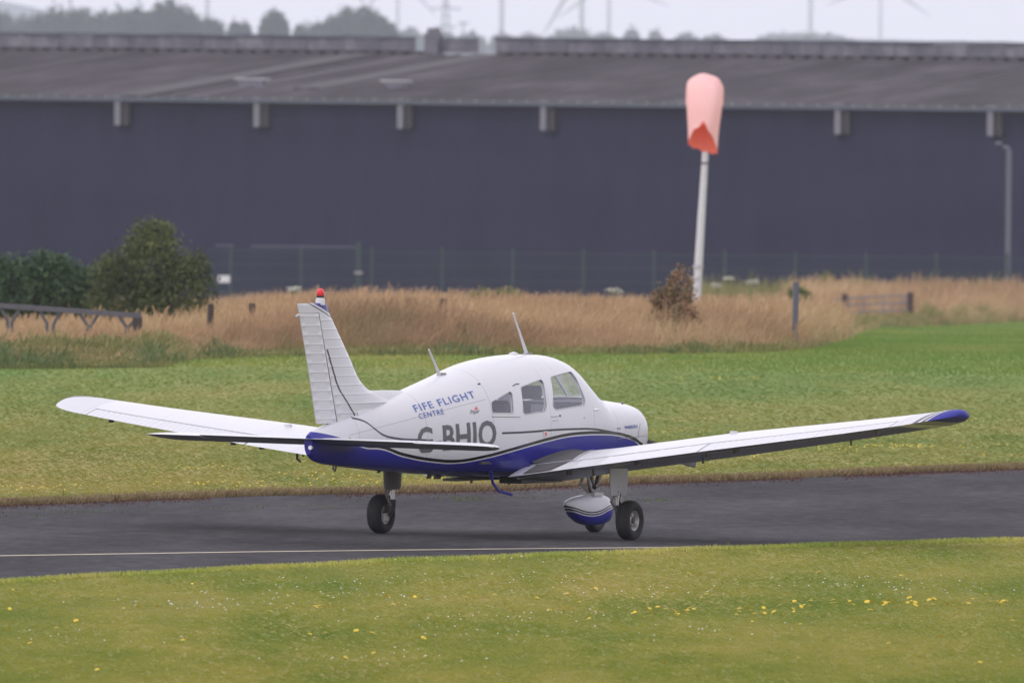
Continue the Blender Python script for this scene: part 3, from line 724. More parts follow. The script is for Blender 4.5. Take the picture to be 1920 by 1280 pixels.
# lone posts
def post_thing(u, vt, Y, wd, mat, label, name='wooden_post', extra=.35):
    b0, H = col_at(u, vt, Y); g = MB(); g.box((0, 0, H / 2 - extra / 2), (wd, wd, H + extra)); g.box((0, 0, H + .01), (wd * .8, wd * .8, .03))
    o_ = g.build(name, mat); o_.location = b0; o_.rotation_euler = (0, random.uniform(-.02, .02), .3); tag(o_, label, 'post'); return o_
post_thing(1491, 531, 268, .085, M['shaft'], 'lone grey post in the tall grass left of the field gate', 'grey_post')
post_thing(831, 562, 264, .10, M['wood'], 'short wooden post in dry grass above the rear aerial')
post_thing(764, 562, 268, .09, M['wood'], 'short wooden post in dry grass between the fin and the rear aerial')
post_thing(472, 571, 262, .10, M['wood'], 'short wooden post in dry grass just left of the tail fin')
post_thing(394, 572, 260, .09, M['wood'], 'short wooden post in dry grass below the white sign')
post_thing(1863, 549, 590, .2, M['wood'], 'short wooden post in dry grass right of the field gate')

# field gate
GY = 545
gt = empty('field_gate', (at(1645, 600, GY).x, GY, gz(GY)))
def gl_(u, v): q_ = at(u, v, GY); return q_.x - gt.location.x, q_.z - gt.location.z
mgt = M['galv']
(xl, zt1), (xr, zt2) = gl_(1594, 556), gl_(1700, 552)
for (va, vb) in ((559, 553), (572, 567), (586, 581)):
    (xa, za), (xb, zb) = gl_(1588, va), gl_(1702, vb); g = MB(); g.tube([(xa, 0, za), (xb, 0, zb)], .028, 8); g.build('bar', mgt, gt)
for u_ in (1592, 1619, 1657, 1698):
    (xa, za), (_, zb) = gl_(u_, 556), gl_(u_, 592); g = MB(); g.box((xa, 0, (za + zb) / 2), (.045, .035, za - zb)); g.build('upright', mgt, gt)
(xa, za), (xb, zb) = gl_(1657, 588), gl_(1697, 558); g = MB(); g.tube([(xa, .02, za), (xb, .02, zb)], .018, 6); g.build('brace', mgt, gt)
for (u_, v_, wd) in ((1584, 551, .20), (1707, 548, .22)):
    xa, za = gl_(u_, v_); g = MB(); g.box((xa, .02, za / 2 - .1), (wd, wd, za + .2)); g.build('gate_post', M['wood'], gt)
(xa, za), (xb, zb) = gl_(1564, 561), gl_(1580, 560); g = MB(); g.box(((xa + xb) / 2, 0, za), (xb - xa, .05, .05)); g.build('side_rail', mgt, gt)
tag(gt, 'metal bar field gate between two dark wooden posts in the dry grass', 'gate')

# long rail on braced legs at the left
RY = 252
rl = empty('rail_barrier', (at(100, 600, RY).x, RY, gz(RY)))
def rlp(u, v): q_ = at(u, v, RY); return Vector((q_.x - rl.location.x, 0, q_.z - rl.location.z))
g = MB(); p1, p2 = rlp(-160, 561), rlp(265, 592); Lr = (p2 - p1).length; an = math.atan2(p2.z - p1.z, p2.x - p1.x)
g.box((p1 + p2) / 2, (Lr, .09, .085), M=Matrix.Rotation(-an, 3, 'Y')); g.build('rail', M['rail'], rl)
for (ua, ub) in ((258, 235), (222, 240), (185, 168), (148, 165), (112, 100), (72, 88), (38, 22), (0, 14), (-60, -45)):
    va = np.interp(ua, [-160, 265], [563, 594]); a_ = rlp(ua, va); b_ = rlp(ub, va + 26); 
    g = MB(); g.tube([a_, b_, b_ + Vector((0, 0, -.4))], .032, 6); g.build('brace', M['rail'], rl)
g = MB(); a_ = rlp(260, 594); g.box(a_ + Vector((-.02, .02, -.12)), (.16, .12, .24)); g.build('end_bracket', M['wood'], rl)
tag(rl, 'long dark rail on slanting braces sunk in the dry grass at the left', 'barrier')

# ================================================================== WINDSOCK
WY = 400
wsb = at(1306, 545, WY); ws = empty('windsock', (wsb.x, WY, gz(WY)))
def wp(u, v, dy=0): q_ = at(u, v, WY + dy); return Vector((q_.x - wsb.x, dy, q_.z - gz(WY)))
pb, pt, pm_ = wp(1303, 600), wp(1325, 170, .35), wp(1322, 296, .2)
g = MB(); g.tube([pb + Vector((0, 0, -.3)), wp(1310, 492), wp(1315.5, 400), pm_, pt], [.115, .11, .10, .085, .06], 14); g.build('pole', M['pole'], ws, smooth=40)
g = MB(); a_ = wp(1321, 306, .17); g.tube([a_ + Vector((0, 0, -.02)), a_ + Vector((0, 0, .02))], .105, 14); g.build('clamp', M['wood'], ws)
for u_, v_ in ((1309, 500), (1305, 522), (1303, 540)):
    a_ = wp(u_, v_); g = MB(); g.tube([a_ + Vector((0, 0, -.04)), a_ + Vector((0, 0, .04))], .135, 12); g.build('collar', M['pale'], ws)
mt, t, b = new_mat('faded_windsock_cloth')
o_ = obj_(t); n1 = noise_(t, o_, 1.6, 5, .6)
c = mix_(t, n1, (.93, .57, .55), (.96, .66, .64))
back = N_(t, 'ShaderNodeNewGeometry').outputs['Backfacing']
c = mix_(t, back, c, (.86, .20, .13)); t.links.new(c, b.inputs['Base Color']); b.inputs['Roughness'].default_value = .8
bump_(t, b, noise_(t, mapping_(t, o_, (5, 5, 1.2)), 1, 4, .6), .5, .08)
tr = N_(t, 'ShaderNodeBsdfTranslucent'); t.links.new(c, tr.inputs[0]); ms = N_(t, 'ShaderNodeMixShader'); ms.inputs[0].default_value = .30
t.links.new(b.outputs[0], ms.inputs[1]); t.links.new(tr.outputs[0], ms.inputs[2]); t.links.new(ms.outputs[0], t.nodes['Material Output'].inputs[0]); M['sock'] = mt
# the sock: starts at its hoop beside the mast head, bows over towards the viewer and droops
cl_ = [(wp(1321, 190, .25), .50), (wp(1321, 172, -.15), .50), (wp(1321, 163, -.45), .50), (wp(1321, 180, -.75), .485), (wp(1320.5, 205, -.95), .465), (wp(1320, 228, -1.05), .435), (wp(1319, 246, -1.12), .405), (wp(1318, 256, -1.16), .39)]
dirs = [Vector((0, -1, .75)), Vector((0, -1, .35)), Vector((0, -1, -.5)), Vector((0, -.7, -1)), Vector((0, -.4, -1)), Vector((0, -.25, -1)), Vector((.02, -.2, -1)), Vector((.05, -.2, -1))]
rings = []; ns = 36
for i, ((c_, r_), d_) in enumerate(zip(cl_, dirs)):
    d_ = d_.normalized(); a_ = Vector((1, 0, 0)); a_ = (a_ - d_ * a_.dot(d_)).normalized(); b_ = a_.cross(d_).normalized(); rg = []
    for k in range(ns):
        q = 2 * math.pi * k / ns; rr_ = r_ * (1 + .015 * math.sin(3 * q + i)) * (1 + .02 * math.sin(7 * q + i * .6))
        p = c_ + a_ * math.cos(q) * rr_ + b_ * math.sin(q) * rr_ * .92
        if i >= len(cl_) - 2:                          # ragged mouth: torn high on the near left, long tail on the right
            near = max(0, -((p - c_).normalized().y)); side = (p - c_).x / r_
            drop = (-.34 * near * (1.2 - .5 * abs(side)) + .42 * side * .6 + .05 * math.sin(9 * q)) * (1 if i == len(cl_) - 1 else .15)
            tear = .16 * math.exp(-((side - .05) / .16) ** 2) * near if i == len(cl_) - 1 else 0
            p.z += -drop * .55 * (1) + tear - (.32 * (1 - near) if i == len(cl_) - 1 else 0)
        rg.append(p)
    rings.append(rg)
g = MB(); g.loft(rings, cap=False); sk = g.build('cloth', M['sock'], ws, smooth=70, recalc=True)
md = sk.modifiers.new('round', 'SUBSURF'); md.levels = 2; md.render_levels = 2
g = MB(); c_ = cl_[0][0]; g.tube([c_ + Vector((.5 * math.cos(q), .18 * math.sin(q), .46 * math.sin(q))) for q in np.linspace(0, 2 * math.pi, 25)], .015, 6, cap=False); g.build('hoop', M['galv'], ws)
tag(ws, 'faded pink windsock drooping from a tall white pole before the warehouse', 'windsock')

# ================================================================== FAR TREES, TURBINES, PYLON
def far_tree(u, v_top, wpx, Y, lumps, label, n=3200, mat=None, group=None):
    base = at(u, 100, Y); base.z = gz(Y); H = at(u, v_top, Y).z - base.z; W = wpx / FPX * Y / 2
    root = empty('far_tree', base)
    vt = 105; hb = at(u, vt, Y).z - base.z     # crown reaches well below the roof line
    bl = []
    for (a, top, wd) in lumps:                # a: -1..1 across, top: photo row of the lump's top, wd: relative half width
        zt = at(u, top, Y).z - base.z; zb = hb * .35; bl.append(((a * W, 0, (zt + zb) / 2), (wd * W, wd * W * .8, (zt - zb) / 2)))
        bl.append(((a * W, 0, zt - (zt - hb) * .45), (wd * W * .9, wd * W * .7, (zt - hb) * .5)))
    sz_ = 5.0 / FPX * Y; n = int(n * 1.8)
    link(bpy.data.objects.new('crown', fastmesh('crown', leafcloud(bl, n, sz_), 4, mat or M['far_leaf'])), root)
    g = MB(); g.tube([(0, 0, -.3), (W * .03, 0, H * .35), (-W * .02, 0, H * .8)], [W * .08 + .2, W * .05 + .1, .08], 8)
    for k in range(3): g.tube([(0, 0, H * .35), (W * .45 * (k - 1), W * .1, H * .7)], [W * .04 + .06, .05], 6)
    g.build('trunk', M['bark'], root)
    return tag(root, label, 'tree', group)
TY = 4300
far_tree(100, 20, 120, TY, [(-.5, 32, .6), (.1, 20, .6), (.7, 24, .5)], 'broad hazy tree at the left end of the row above the roof')
far_tree(178, 20, 110, TY + 60, [(-.5, 22, .6), (.2, 24, .6), (.8, 22, .4)], 'hazy tree with a level top, second from the left in the row')
far_tree(245, 18, 90, TY, [(-.5, 24, .6), (.2, 17, .6), (.8, 24, .4)], 'hazy tree just left of the tallest tree on the skyline')
far_tree(318, 4, 100, TY - 40, [(-.4, 12, .5), (.0, 3, .50), (.5, 15, .5), (.9, 26, .35)], 'tallest hazy tree on the skyline with a rounded top', 4200)
far_tree(378, 34, 76, TY, [(-.5, 34, .6), (.3, 36, .6), (.8, 44, .4)], 'low hazy tree right of the tallest skyline tree')
far_tree(20, 30, 80, TY + 300, [(-.4, 30, .6), (.4, 38, .6)], 'hazy tree low at the left edge of the skyline')
far_tree(-25, 12, 60, TY - 200, [(0, 12, .9)], 'hazy tree cut by the left edge of the photo')
far_tree(512, 24, 62, TY, [(-.4, 34, .55), (.05, 24, .6), (.5, 34, .5)], 'narrow hazy tree standing alone left of the wide domed one')
far_tree(448, 43, 56, TY, [(-.3, 43, .6), (.4, 46, .6)], 'low hazy shrub joined to the narrow skyline tree', 1600)
far_tree(668, 18, 140, TY - 60, [(-.7, 38, .35), (-.3, 22, .55), (.2, 18, .6), (.65, 34, .4), (.9, 48, .3)], 'wide domed hazy tree in the middle left of the skyline', 5200)
far_tree(590, 46, 80, TY, [(-.6, 50, .5), (.2, 44, .6), (.7, 42, .5)], 'low hazy tree against the left side of the wide domed one', 2000)
FYY = 7400
hl = [(765, 54, 60), (830, 60, 50), (880, 62, 60), (940, 64, 50), (990, 63, 60), (1070, 54, 90), (1130, 64, 60), (1183, 57, 30), (1229, 60, 30), (1285, 63, 56), (1340, 67, 60)]
hlab = ['small faint tree right of the wide domed tree', 'faint tree top just right of the vent block', 'faint low tree below the lattice pylon', 'faint tree at the foot of the clear turbine mast', 'faint low tree right of the clear turbine mast',
        'faint mounded tree left of the crossed turbine blades', 'faint low tree under the crossed turbine blades', 'left one of two small round faint trees', 'right one of two small round faint trees', 'faint flat tree above the windsock, left part', 'faint flat tree above the windsock, right part']
for (u, vt, wpx), lb in zip(hl, hlab): far_tree(u, vt, wpx, FYY, [(-.4, vt + 5, .6), (.1, vt, .65), (.6, vt + 6, .5)], lb, 1100)
bl = []
for u in range(1425, 1600, 14):
    tp = float(np.interp(u, [1420, 1440, 1520, 1570, 1600], [70, 61, 60, 63, 70])); q = at(u, tp, FYY); bl.append(((q.x, FYY, q.z - 4), (3.4, 6, 4)))
for u in range(1640, 1930, 18):
    q = at(u, 75, FYY); bl.append(((q.x, FYY + 300, q.z - 4), (3.6, 6, 3.6)))
tag(link(bpy.data.objects.new('far_wood', fastmesh('far_wood', leafcloud(bl, 5200, .8), 4, M['far_leaf']))), 'far hazy wood reading as one low mass right of the windsock', 'wood', kind='stuff')
# pale clearing seen in front of the tallest tree
q = at(317, 24, TY - 90); g = MB()

def turbine(u, Y, blade_angles, label, yaw=0, hub=74, rad=44, dia=3.2):
    base = at(u, 100, Y); base.z = gz(Y); root = empty('wind_turbine', base, yaw)
    g = MB(); g.tube([(0, 0, 0), (0, 0, hub * .5), (0, 0, hub)], [dia / 2, dia * .42, dia * .3], 12); g.build('tower', M['turbine'], root, smooth=50)
    g = MB(); g.box((0, 1.5, hub + 1), (3, 8, 3.2)); g.build('nacelle', M['turbine'], root)
    g = MB(); g.tube([(0, -4.5, hub + 1), (0, -3.4, hub + 1), (0, -2.4, hub + 1)], [.3, 1.2, 1.5], 10); g.build('hub', M['turbine'], root)
    for a in blade_angles:
        d = Vector((math.sin(R(a)), 0, math.cos(R(a)))); c_ = Vector((0, -3.4, hub + 1))
        g = MB(); g.tube([c_, c_ + d * rad * .15, c_ + d * rad * .3, c_ + d * rad * .7, c_ + d * rad], [.8, 1.1, 1.5, .9, .25], 8, flat=.5)
        g.build('blade', M['turbine'], root)
    return tag(root, label, 'wind turbine')
turbine(940, 8600, (20, 140, 260), 'clearest wind turbine mast, just right of the middle of the skyline', dia=3.0)
turbine(1090, 8400, (90, 210, 330), 'wind turbine whose blade slants down left of its mast', hub=52, rad=46, dia=3.4)
turbine(1141, 10500, (113, 233, 353), 'faint wind turbine right beside the slanting blade', hub=56, rad=46, dia=3.2)
turbine(1519, 9500, (0, 120, 240), 'wind turbine mast above the far wood', dia=3.0)
turbine(745, 11000, (138, 222, 0), 'faint wind turbine mast above the wide domed tree', hub=62, rad=42, dia=3)
turbine(1650, 11000, (125, 245, 5), 'very faint wind turbine mast towards the right of the skyline', hub=60, rad=44, dia=2.6)
turbine(131, 10000, (10, 130, 250), 'faint wind turbine mast above the left end of the tree row', dia=2.8)
turbine(100, 11500, (50, 170, 290), 'faintest wind turbine mast at far left', hub=95, dia=2.6)
turbine(260, 11000, (30, 150, 270), 'faint wind turbine mast left of the tallest tree', hub=95, dia=2.6)
turbine(388, 10500, (0, 120, 240), 'faint wind turbine mast right of the tallest tree', dia=3.4)
# lattice pylon
def pylon(u, Y, H, label, w0=7.0):
    base = at(u, 100, Y); base.z = gz(Y); root = empty('pylon', base); g = MB()
    def hw(z): return w0 / 2 * (1 - .82 * min(1, z / (H * .8)))
    for sx in (-1, 1):
        for sy in (-1, 1): g.tube([(sx * hw(z), sy * hw(z), z) for z in (0, H * .4, H * .8, H)], .35, 4)
    for k in range(10):
        z0, z1 = H * k / 10, H * (k + 1) / 10
        for sy in (-1, 1):
            g.tube([(-hw(z0), sy * hw(z0), z0), (hw(z1), sy * hw(z1), z1)], .22, 4); g.tube([(hw(z0), sy * hw(z0), z0), (-hw(z1), sy * hw(z1), z1)], .22, 4)
    g.build('lattice', M['galv'], root); 
    for z_, w_ in ((H * .42, 6.0), (H * .62, 8), (H * .82, 6)): 
        g = MB(); g.tube([(-w_, 0, z_), (0, 0, z_ + .8), (w_, 0, z_)], .35, 4); g.build('crossarm', M['galv'], root)
    return tag(root, label, 'pylon')
pylon(835, 7600, 46, 'faint lattice electricity pylon right of the wide domed tree')
b_ = at(868, 100, 7000); o = empty('far_mast', (b_.x, 7000, gz(7000))); Hm = at(868, 41, 7000).z - gz(7000)
g = MB(); g.tube([(0, 0, 0), (0, 0, Hm)], .45, 6); g.build('pole', M['galv'], o); g = MB(); g.tube([(-2.4, 0, Hm - .8), (2.4, 0, Hm - .6)], .5, 6); g.build('crossarm', M['galv'], o)
tag(o, 'short faint mast with a crossarm right of the lattice pylon', 'mast')

# air
g = MB(); g.box((0, 7000, 62), (24000, 14200, 150)); g.v = [(x * 1.0, y, z) for x, y, z in g.v]
mt = bpy.data.materials.new('haze_air'); mt.use_nodes = True; t = mt.node_tree; t.nodes.clear()
pv = t.nodes.new('ShaderNodeVolumePrincipled'); pv.inputs['Color'].default_value = (.81, .825, 1.0, 1); pv.inputs['Density'].default_value = 8.5e-5; pv.inputs['Anisotropy'].default_value = 0.2
mo = t.nodes.new('ShaderNodeOutputMaterial'); t.links.new(pv.outputs[0], mo.inputs['Volume'])
hz = g.build('haze', mt); tag(hz, 'pale summer haze filling the air', kind='stuff')

# ================================================================== THE AIRCRAFT
O_ = ground(946, 1006.0); HEAD = R(90 - 28.3)
ac = empty('light_aircraft', O_, HEAD)
tag(ac, 'white and blue single engine low wing light aircraft rolling along the taxiway', 'aircraft')
AM = Matrix.Translation(O_) @ Matrix.Rotation(HEAD, 4, 'Z'); AI = AM.inverted()
EYL = AI @ EYE
def loc(u, v, y=0.0):
    d = AI.to_3x3() @ ray(u, v); k = (y - EYL.y) / d.y; p = EYL + d * k; return p.x, p.z
def locx(u, v, x):
    d = AI.to_3x3() @ ray(u, v); k = (x - EYL.x) / d.x; p = EYL + d * k; return p.y, p.z
class PCH:
    def __init__(s, xs, ys): 
        s.x = np.array(xs, float); s.y = np.array(ys, float); h = np.diff(s.x); dl = np.diff(s.y) / h; m_ = np.zeros(len(s.x))
        for i in range(1, len(h)):
            if dl[i - 1] * dl[i] > 0:
                w1, w2 = 2 * h[i] + h[i - 1], h[i] + 2 * h[i - 1]; m_[i] = (w1 + w2) / (w1 / dl[i - 1] + w2 / dl[i])
        m_[0], m_[-1] = dl[0], dl[-1]; s.m = m_
    def __call__(s, q):
        q = min(max(q, s.x[0]), s.x[-1]); i = min(max(int(np.searchsorted(s.x, q)) - 1, 0), len(s.x) - 2)
        h = s.x[i + 1] - s.x[i]; t_ = (q - s.x[i]) / h
        return float((2 * t_**3 - 3 * t_**2 + 1) * s.y[i] + (t_**3 - 2 * t_**2 + t_) * h * s.m[i] + (-2 * t_**3 + 3 * t_**2) * s.y[i + 1] + (t_**3 - t_**2) * h * s.m[i + 1])
ST = [ # x, top, bottom, half width, level of greatest width, exponent above, exponent below
 (-4.20, 1.13, .93, .045, 1.03, 2.0, 2.2), (-4.12, 1.17, .875, .075, 1.03, 2.0, 2.3), (-3.95, 1.205, .835, .10, 1.03, 2.0, 2.5), (-3.6, 1.275, .80, .145, 1.03, 2.0, 2.6),
 (-3.0, 1.39, .755, .225, 1.04, 2.0, 2.8), (-2.3, 1.525, .71, .325, 1.05, 2.05, 3.0), (-1.4, 1.70, .665, .455, 1.06, 2.1, 3.2), (-.8, 1.815, .64, .53, 1.07, 2.2, 3.4),
 (-.3, 1.865, .62, .555, 1.08, 2.3, 3.6), (.2, 1.885, .61, .56, 1.08, 2.35, 3.6), (.6, 1.875, .61, .56, 1.08, 2.35, 3.6), (.85, 1.835, .61, .555, 1.08, 2.35, 3.6),
 (1.05, 1.725, .61, .545, 1.08, 2.4, 3.6), (1.25, 1.58, .615, .53, 1.08, 2.5, 3.6), (1.42, 1.455, .62, .515, 1.07, 2.6, 3.6), (1.53, 1.415, .625, .505, 1.06, 2.7, 3.5),
 (1.8, 1.395, .64, .485, 1.05, 2.7, 3.2), (2.1, 1.37, .67, .46, 1.04, 2.7, 3.0), (2.3, 1.35, .70, .44, 1.03, 2.7, 2.8), (2.40, 1.325, .74, .40, 1.02, 2.6, 2.5), (2.455, 1.27, .80, .35, 1.02, 2.4, 2.3), (2.475, 1.18, .86, .27, 1.02, 2.2, 2.0)]
sx = [s_[0] for s_ in ST]
fZT, fZB, fHW, fZM, fNT, fNB = [PCH(sx, [s_[k] for s_ in ST]) for k in range(1, 7)]
def hw_at(x, z, off=0):
    zt, zb, hw, zm = fZT(x) - off, fZB(x) + off, fHW(x) - off, fZM(x)
    if z >= zm: r_ = min(1, (z - zm) / (zt - zm)); n_ = fNT(x)
    else: r_ = min(1, (zm - z) / (zm - zb)); n_ = fNB(x)
    return hw * max(0, 1 - r_**n_) ** (1 / n_)
def ring(x, off=0, n=64):
    zt, zb, hw, zm = fZT(x) - off, fZB(x) + off, fHW(x) - off, fZM(x); out = []
    for k in range(n):
        q = 2 * math.pi * (k + .5) / n; c_, s_ = math.cos(q), math.sin(q)
        n_ = fNT(x) if s_ >= 0 else fNB(x)
        y = hw * math.copysign(abs(c_) ** (2 / n_), c_); z = zm + (zt - zm if s_ >= 0 else zm - zb) * math.copysign(abs(s_) ** (2 / n_), s_)
        out.append(Vector((x, y, z)))
    return out
def surf(u, v, side=-1):
    """point of the fuselage skin seen at photo position (u, v)"""
    y = .4 * side
    for _ in range(30):
        x, z = loc(u, v, y); y = .6 * y + .4 * side * hw_at(x, z)
    return x, z
def rng_(a, b_, step): 
    n_ = max(1, round((b_ - a) / step)); return [a + (b_ - a) * k / n_ for k in range(n_ + 1)]

# --- paint: stripe curves traced on the skin
def trace(pts): return sorted([surf(*q) for q in pts])
z1c = trace([(711, 841), (757, 856), (812, 866), (855, 868), (910, 859), (956, 847), (991, 837), (1035, 825), (1068, 818), (1101, 815), (1122, 814.5), (1155, 816), (1177, 821), (1194, 829)])
z2c = trace([(932, 812), (991, 809.5), (1035, 806), (1079, 804), (1111, 804), (1133, 807), (1160, 813), (1180, 820)])
z3c = trace([(659.5, 783), (671, 785.5), (682, 789), (704, 804.5), (722, 816.5), (746, 822), (776, 824.5)])
z1c = [(-4.5, 1.20), (-4.15, 1.165), (-3.75, 1.10), (-3.3, .98)] + [q for q in z1c if q[0] > -3.2] + [(z1c[-1][0] + .5, z1c[-1][1] - .35)]
z2c = [(-4.5, z2c[0][1])] + z2c + [(2.7, z2c[-1][1] - .2)]
z3c = [(-4.5, z3c[0][1] + .5)] + z3c + [(2.7, z3c[-1][1])]
def fcurve(t, val, pts, xr, yr):
    n = t.nodes.new('ShaderNodeFloatCurve'); cm = n.mapping; cv = cm.curves[0]; cm.use_clip = False
    nrm = [((x - xr[0]) / (xr[1] - xr[0]), (y - yr[0]) / (yr[1] - yr[0])) for x, y in pts]
    nrm = [q for q in nrm if 0 <= q[0] <= 1]
    while len(cv.points) < len(nrm): cv.points.new(.5, .5)
    for pt_, q in zip(cv.points, nrm): pt_.location = q; pt_.handle_type = 'AUTO'
    cm.update()
    t.links.new(math_(t, 'DIVIDE', math_(t, 'SUBTRACT', val, xr[0]), xr[1] - xr[0]), n.inputs['Value'])
    return math_(t, 'ADD', math_(t, 'MULTIPLY', n.outputs[0], yr[1] - yr[0]), yr[0])
def sepo(t):
    s = t.nodes.new('ShaderNodeSeparateXYZ'); t.links.new(obj_(t), s.inputs[0]); return s.outputs
def white_col(t):
    o = obj_(t); n1 = noise_(t, o, 2.2, 6, .65); n2 = noise_(t, mapping_(t, o, (1.2, 6, 6)), 2, 5, .7)
    return mix_(t, math_(t, 'MULTIPLY', n2, .45), mix_(t, n1, tuple(q * .95 for q in WHITE), tuple(q * 1.03 for q in WHITE)), tuple(q * .88 for q in WHITE))
def band(t, v, lo, hi):
    a_ = math_(t, 'GREATER_THAN', v, lo); b_ = math_(t, 'LESS_THAN', v, hi); return math_(t, 'MULTIPLY', a_, b_)
XR, ZR = (-4.5, 2.7), (0.2, 2.0)
mt, t, b = new_mat('aircraft_paint')
X_, Y_, Z_ = sepo(t)
c = white_col(t)
# skin seams
seams = [(-3.42, .8, 1.5), (-2.28, .7, 1.6), (-1.15, .7, 1.9), (-.045, .62, 1.74), (.93, .62, 1.36), (.30, 1.72, 1.9)]
for xs_, za, zb in seams:
    mk = math_(t, 'MULTIPLY', band(t, X_, xs_ - .0035, xs_ + .0035), band(t, Z_, za, zb)); c = mix_(t, math_(t, 'MULTIPLY', mk, .45), c, (.10, .10, .12))
lg = [surf(654, 816), surf(780, 783), surf(908, 749)]
sl_ = (lg[2][1] - lg[0][1]) / (lg[2][0] - lg[0][0])
d_ = math_(t, 'SUBTRACT', Z_, math_(t, 'ADD', math_(t, 'MULTIPLY', math_(t, 'SUBTRACT', X_, lg[0][0]), sl_), lg[0][1]))
mk = math_(t, 'MULTIPLY', band(t, d_, -.003, .003), band(t, X_, -3.6, -1.2)); c = mix_(t, math_(t, 'MULTIPLY', mk, .5), c, (.10, .10, .12))
f3 = fcurve(t, X_, z3c, XR, ZR); d3 = math_(t, 'SUBTRACT', Z_, f3)
c = mix_(t, math_(t, 'MULTIPLY', band(t, d3, -.012, .012), band(t, X_, -3.42, -2.30)), c, (.035, .035, .06))
f2 = fcurve(t, X_, z2c, XR, ZR); d2 = math_(t, 'SUBTRACT', Z_, f2)
c = mix_(t, math_(t, 'MULTIPLY', band(t, d2, -.011, .011), band(t, X_, -1.02, 2.2)), c, (.03, .03, .035))
f1 = fcurve(t, X_, z1c, XR, ZR); d1 = math_(t, 'SUBTRACT', Z_, f1)
c = mix_(t, math_(t, 'MULTIPLY', band(t, d1, .006, .038), math_(t, 'GREATER_THAN', X_, -3.6)), c, BLACK)
c = mix_(t, math_(t, 'LESS_THAN', d1, -.006), c, BLUE)
# oil and dirt streaks on the belly
st = noise_(t, mapping_(t, obj_(t), (.5, 7, 7)), 3, 5, .7)
dirt = math_(t, 'MULTIPLY', math_(t, 'MULTIPLY', st, .55), math_(t, 'LESS_THAN', Z_, .70))
c = mix_(t, dirt, c, (.07, .065, .06))
t.links.new(c, b.inputs['Base Color']); paint_base(b, .24); M['acpaint'] = mt

# --- fuselage and cowling as closed solids; cabin, windows cut out of the fuselage
def bool_(ob, cutters, op='DIFFERENCE'):
    dg = None
    for c_ in cutters:
        md = ob.modifiers.new('b', 'BOOLEAN'); md.operation = op; md.object = c_; md.solver = 'EXACT'
        dg = bpy.context.evaluated_depsgraph_get(); dg.update()
        me = bpy.data.meshes.new_from_object(ob.evaluated_get(dg)); ob.modifiers.clear(); old = ob.data; ob.data = me; bpy.data.meshes.remove(old)
def kill(o_): bpy.data.objects.remove(o_, do_unlink=True)
def rpoly(pts, r, n=4):
    out = []; m_ = len(pts)
    for i in range(m_):
        p0, p1, p2 = Vector(pts[i - 1]), Vector(pts[i]), Vector(pts[(i + 1) % m_])
        a_ = (p0 - p1); b_ = (p2 - p1); rr_ = min(r, a_.length * .45, b_.length * .45); A_ = p1 + a_.normalized() * rr_; B_ = p1 + b_.normalized() * rr_
        for k in range(n + 1):
            s_ = k / n; out.append(A_ * (1 - s_)**2 + p1 * 2 * s_ * (1 - s_) + B_ * s_**2)
    return out
def prism(poly, y0, y1):
    g = MB(); a_ = [Vector((p[0], y0, p[1])) for p in poly]; b_ = [Vector((p[0], y1, p[1])) for p in poly]; g.loft([a_, b_]); return g.build('cutter', M['lining'])
FX1 = 1.53
g = MB(); g.loft([ring(x) for x in rng_(-4.20, FX1, .055)]); fus = g.build('fuselage', M['acpaint'])
g = MB(); g.loft([ring(x, .030) for x in rng_(-1.55, 1.46, .06)]); cav = g.build('cutter', M['lining'])
def wpoly(pts, r=.05): return rpoly([surf(*q) for q in pts], r)
win = [wpoly([(1031.2, 706.5), (1069.5, 696), (1078, 706), (1097, 749.5), (1096, 759), (1042.5, 768), (1036.5, 761)], .035),
       wpoly([(975.5, 725.5), (1013.5, 711), (1018.5, 716), (1024.8, 762), (1022, 771), (985, 776.5), (980.5, 771.5)], .03),
       wpoly([(920.5, 753.5), (955.5, 733.5), (959.8, 737), (962.8, 771.5), (961, 774.5), (925.5, 774), (922, 770.5)], .02)]
wsp = [(1.15, 1.365), (1.05, 1.50), (.95, 1.66), (.92, 1.78), (1.06, 2.1), (1.8, 2.1), (1.8, 1.44), (1.42, 1.425)]
cut = [prism(w_, -.75, .75) for w_ in win] + [prism(wsp, -.75, .75)]
bool_(fus, [cav] + cut)
fus.parent = ac; fus.data.materials.clear(); fus.data.materials.append(M['acpaint']); fus.data.materials.append(M['lining'])
mi = []
for p_ in fus.data.polygons:       # inside faces of the cabin carry the lining
    c_ = p_.center; inside = -1.56 < c_.x < 1.47 and (abs(c_.y) < hw_at(c_.x, c_.z, .012) - .002) and c_.z < fZT(c_.x) - .012 and c_.z > fZB(c_.x) + .012
    mi.append(1 if inside else 0)
fus.data.polygons.foreach_set('material_index', mi); smooth_mesh(fus.data, 32)
# glass: the same skin, 6 mm thick and set 6 mm in, cut by each opening
def glass(poly, y0, y1, name, x0, x1):
    g = MB(); g.loft([ring(x, .006) for x in rng_(x0, x1, .06)]); s_ = g.build(name, M['glass'])
    g = MB(); g.loft([ring(x, .012) for x in rng_(x0 + .01, x1 - .01, .06)]); i_ = g.build('cutter', M['glass']); p_ = prism(poly, y0, y1)
    bool_(s_, [i_]); bool_(s_, [p_], 'INTERSECT'); kill(i_); kill(p_); s_.parent = ac; s_.data.materials.clear(); s_.data.materials.append(M['glass']); smooth_mesh(s_.data, 30); return s_
for w_ in win:
    xa, xb = min(p[0] for p in w_) - .15, max(p[0] for p in w_) + .15
    for y0, y1 in ((-.75, -.05), (.05, .75)): glass(w_, y0, y1, 'side_window', xa, xb)
for y0, y1 in ((-.75, -.012), (.012, .75)): glass(wsp, y0, y1, 'windscreen', .85, 1.52)
for c_ in cut + [cav]: kill(c_)
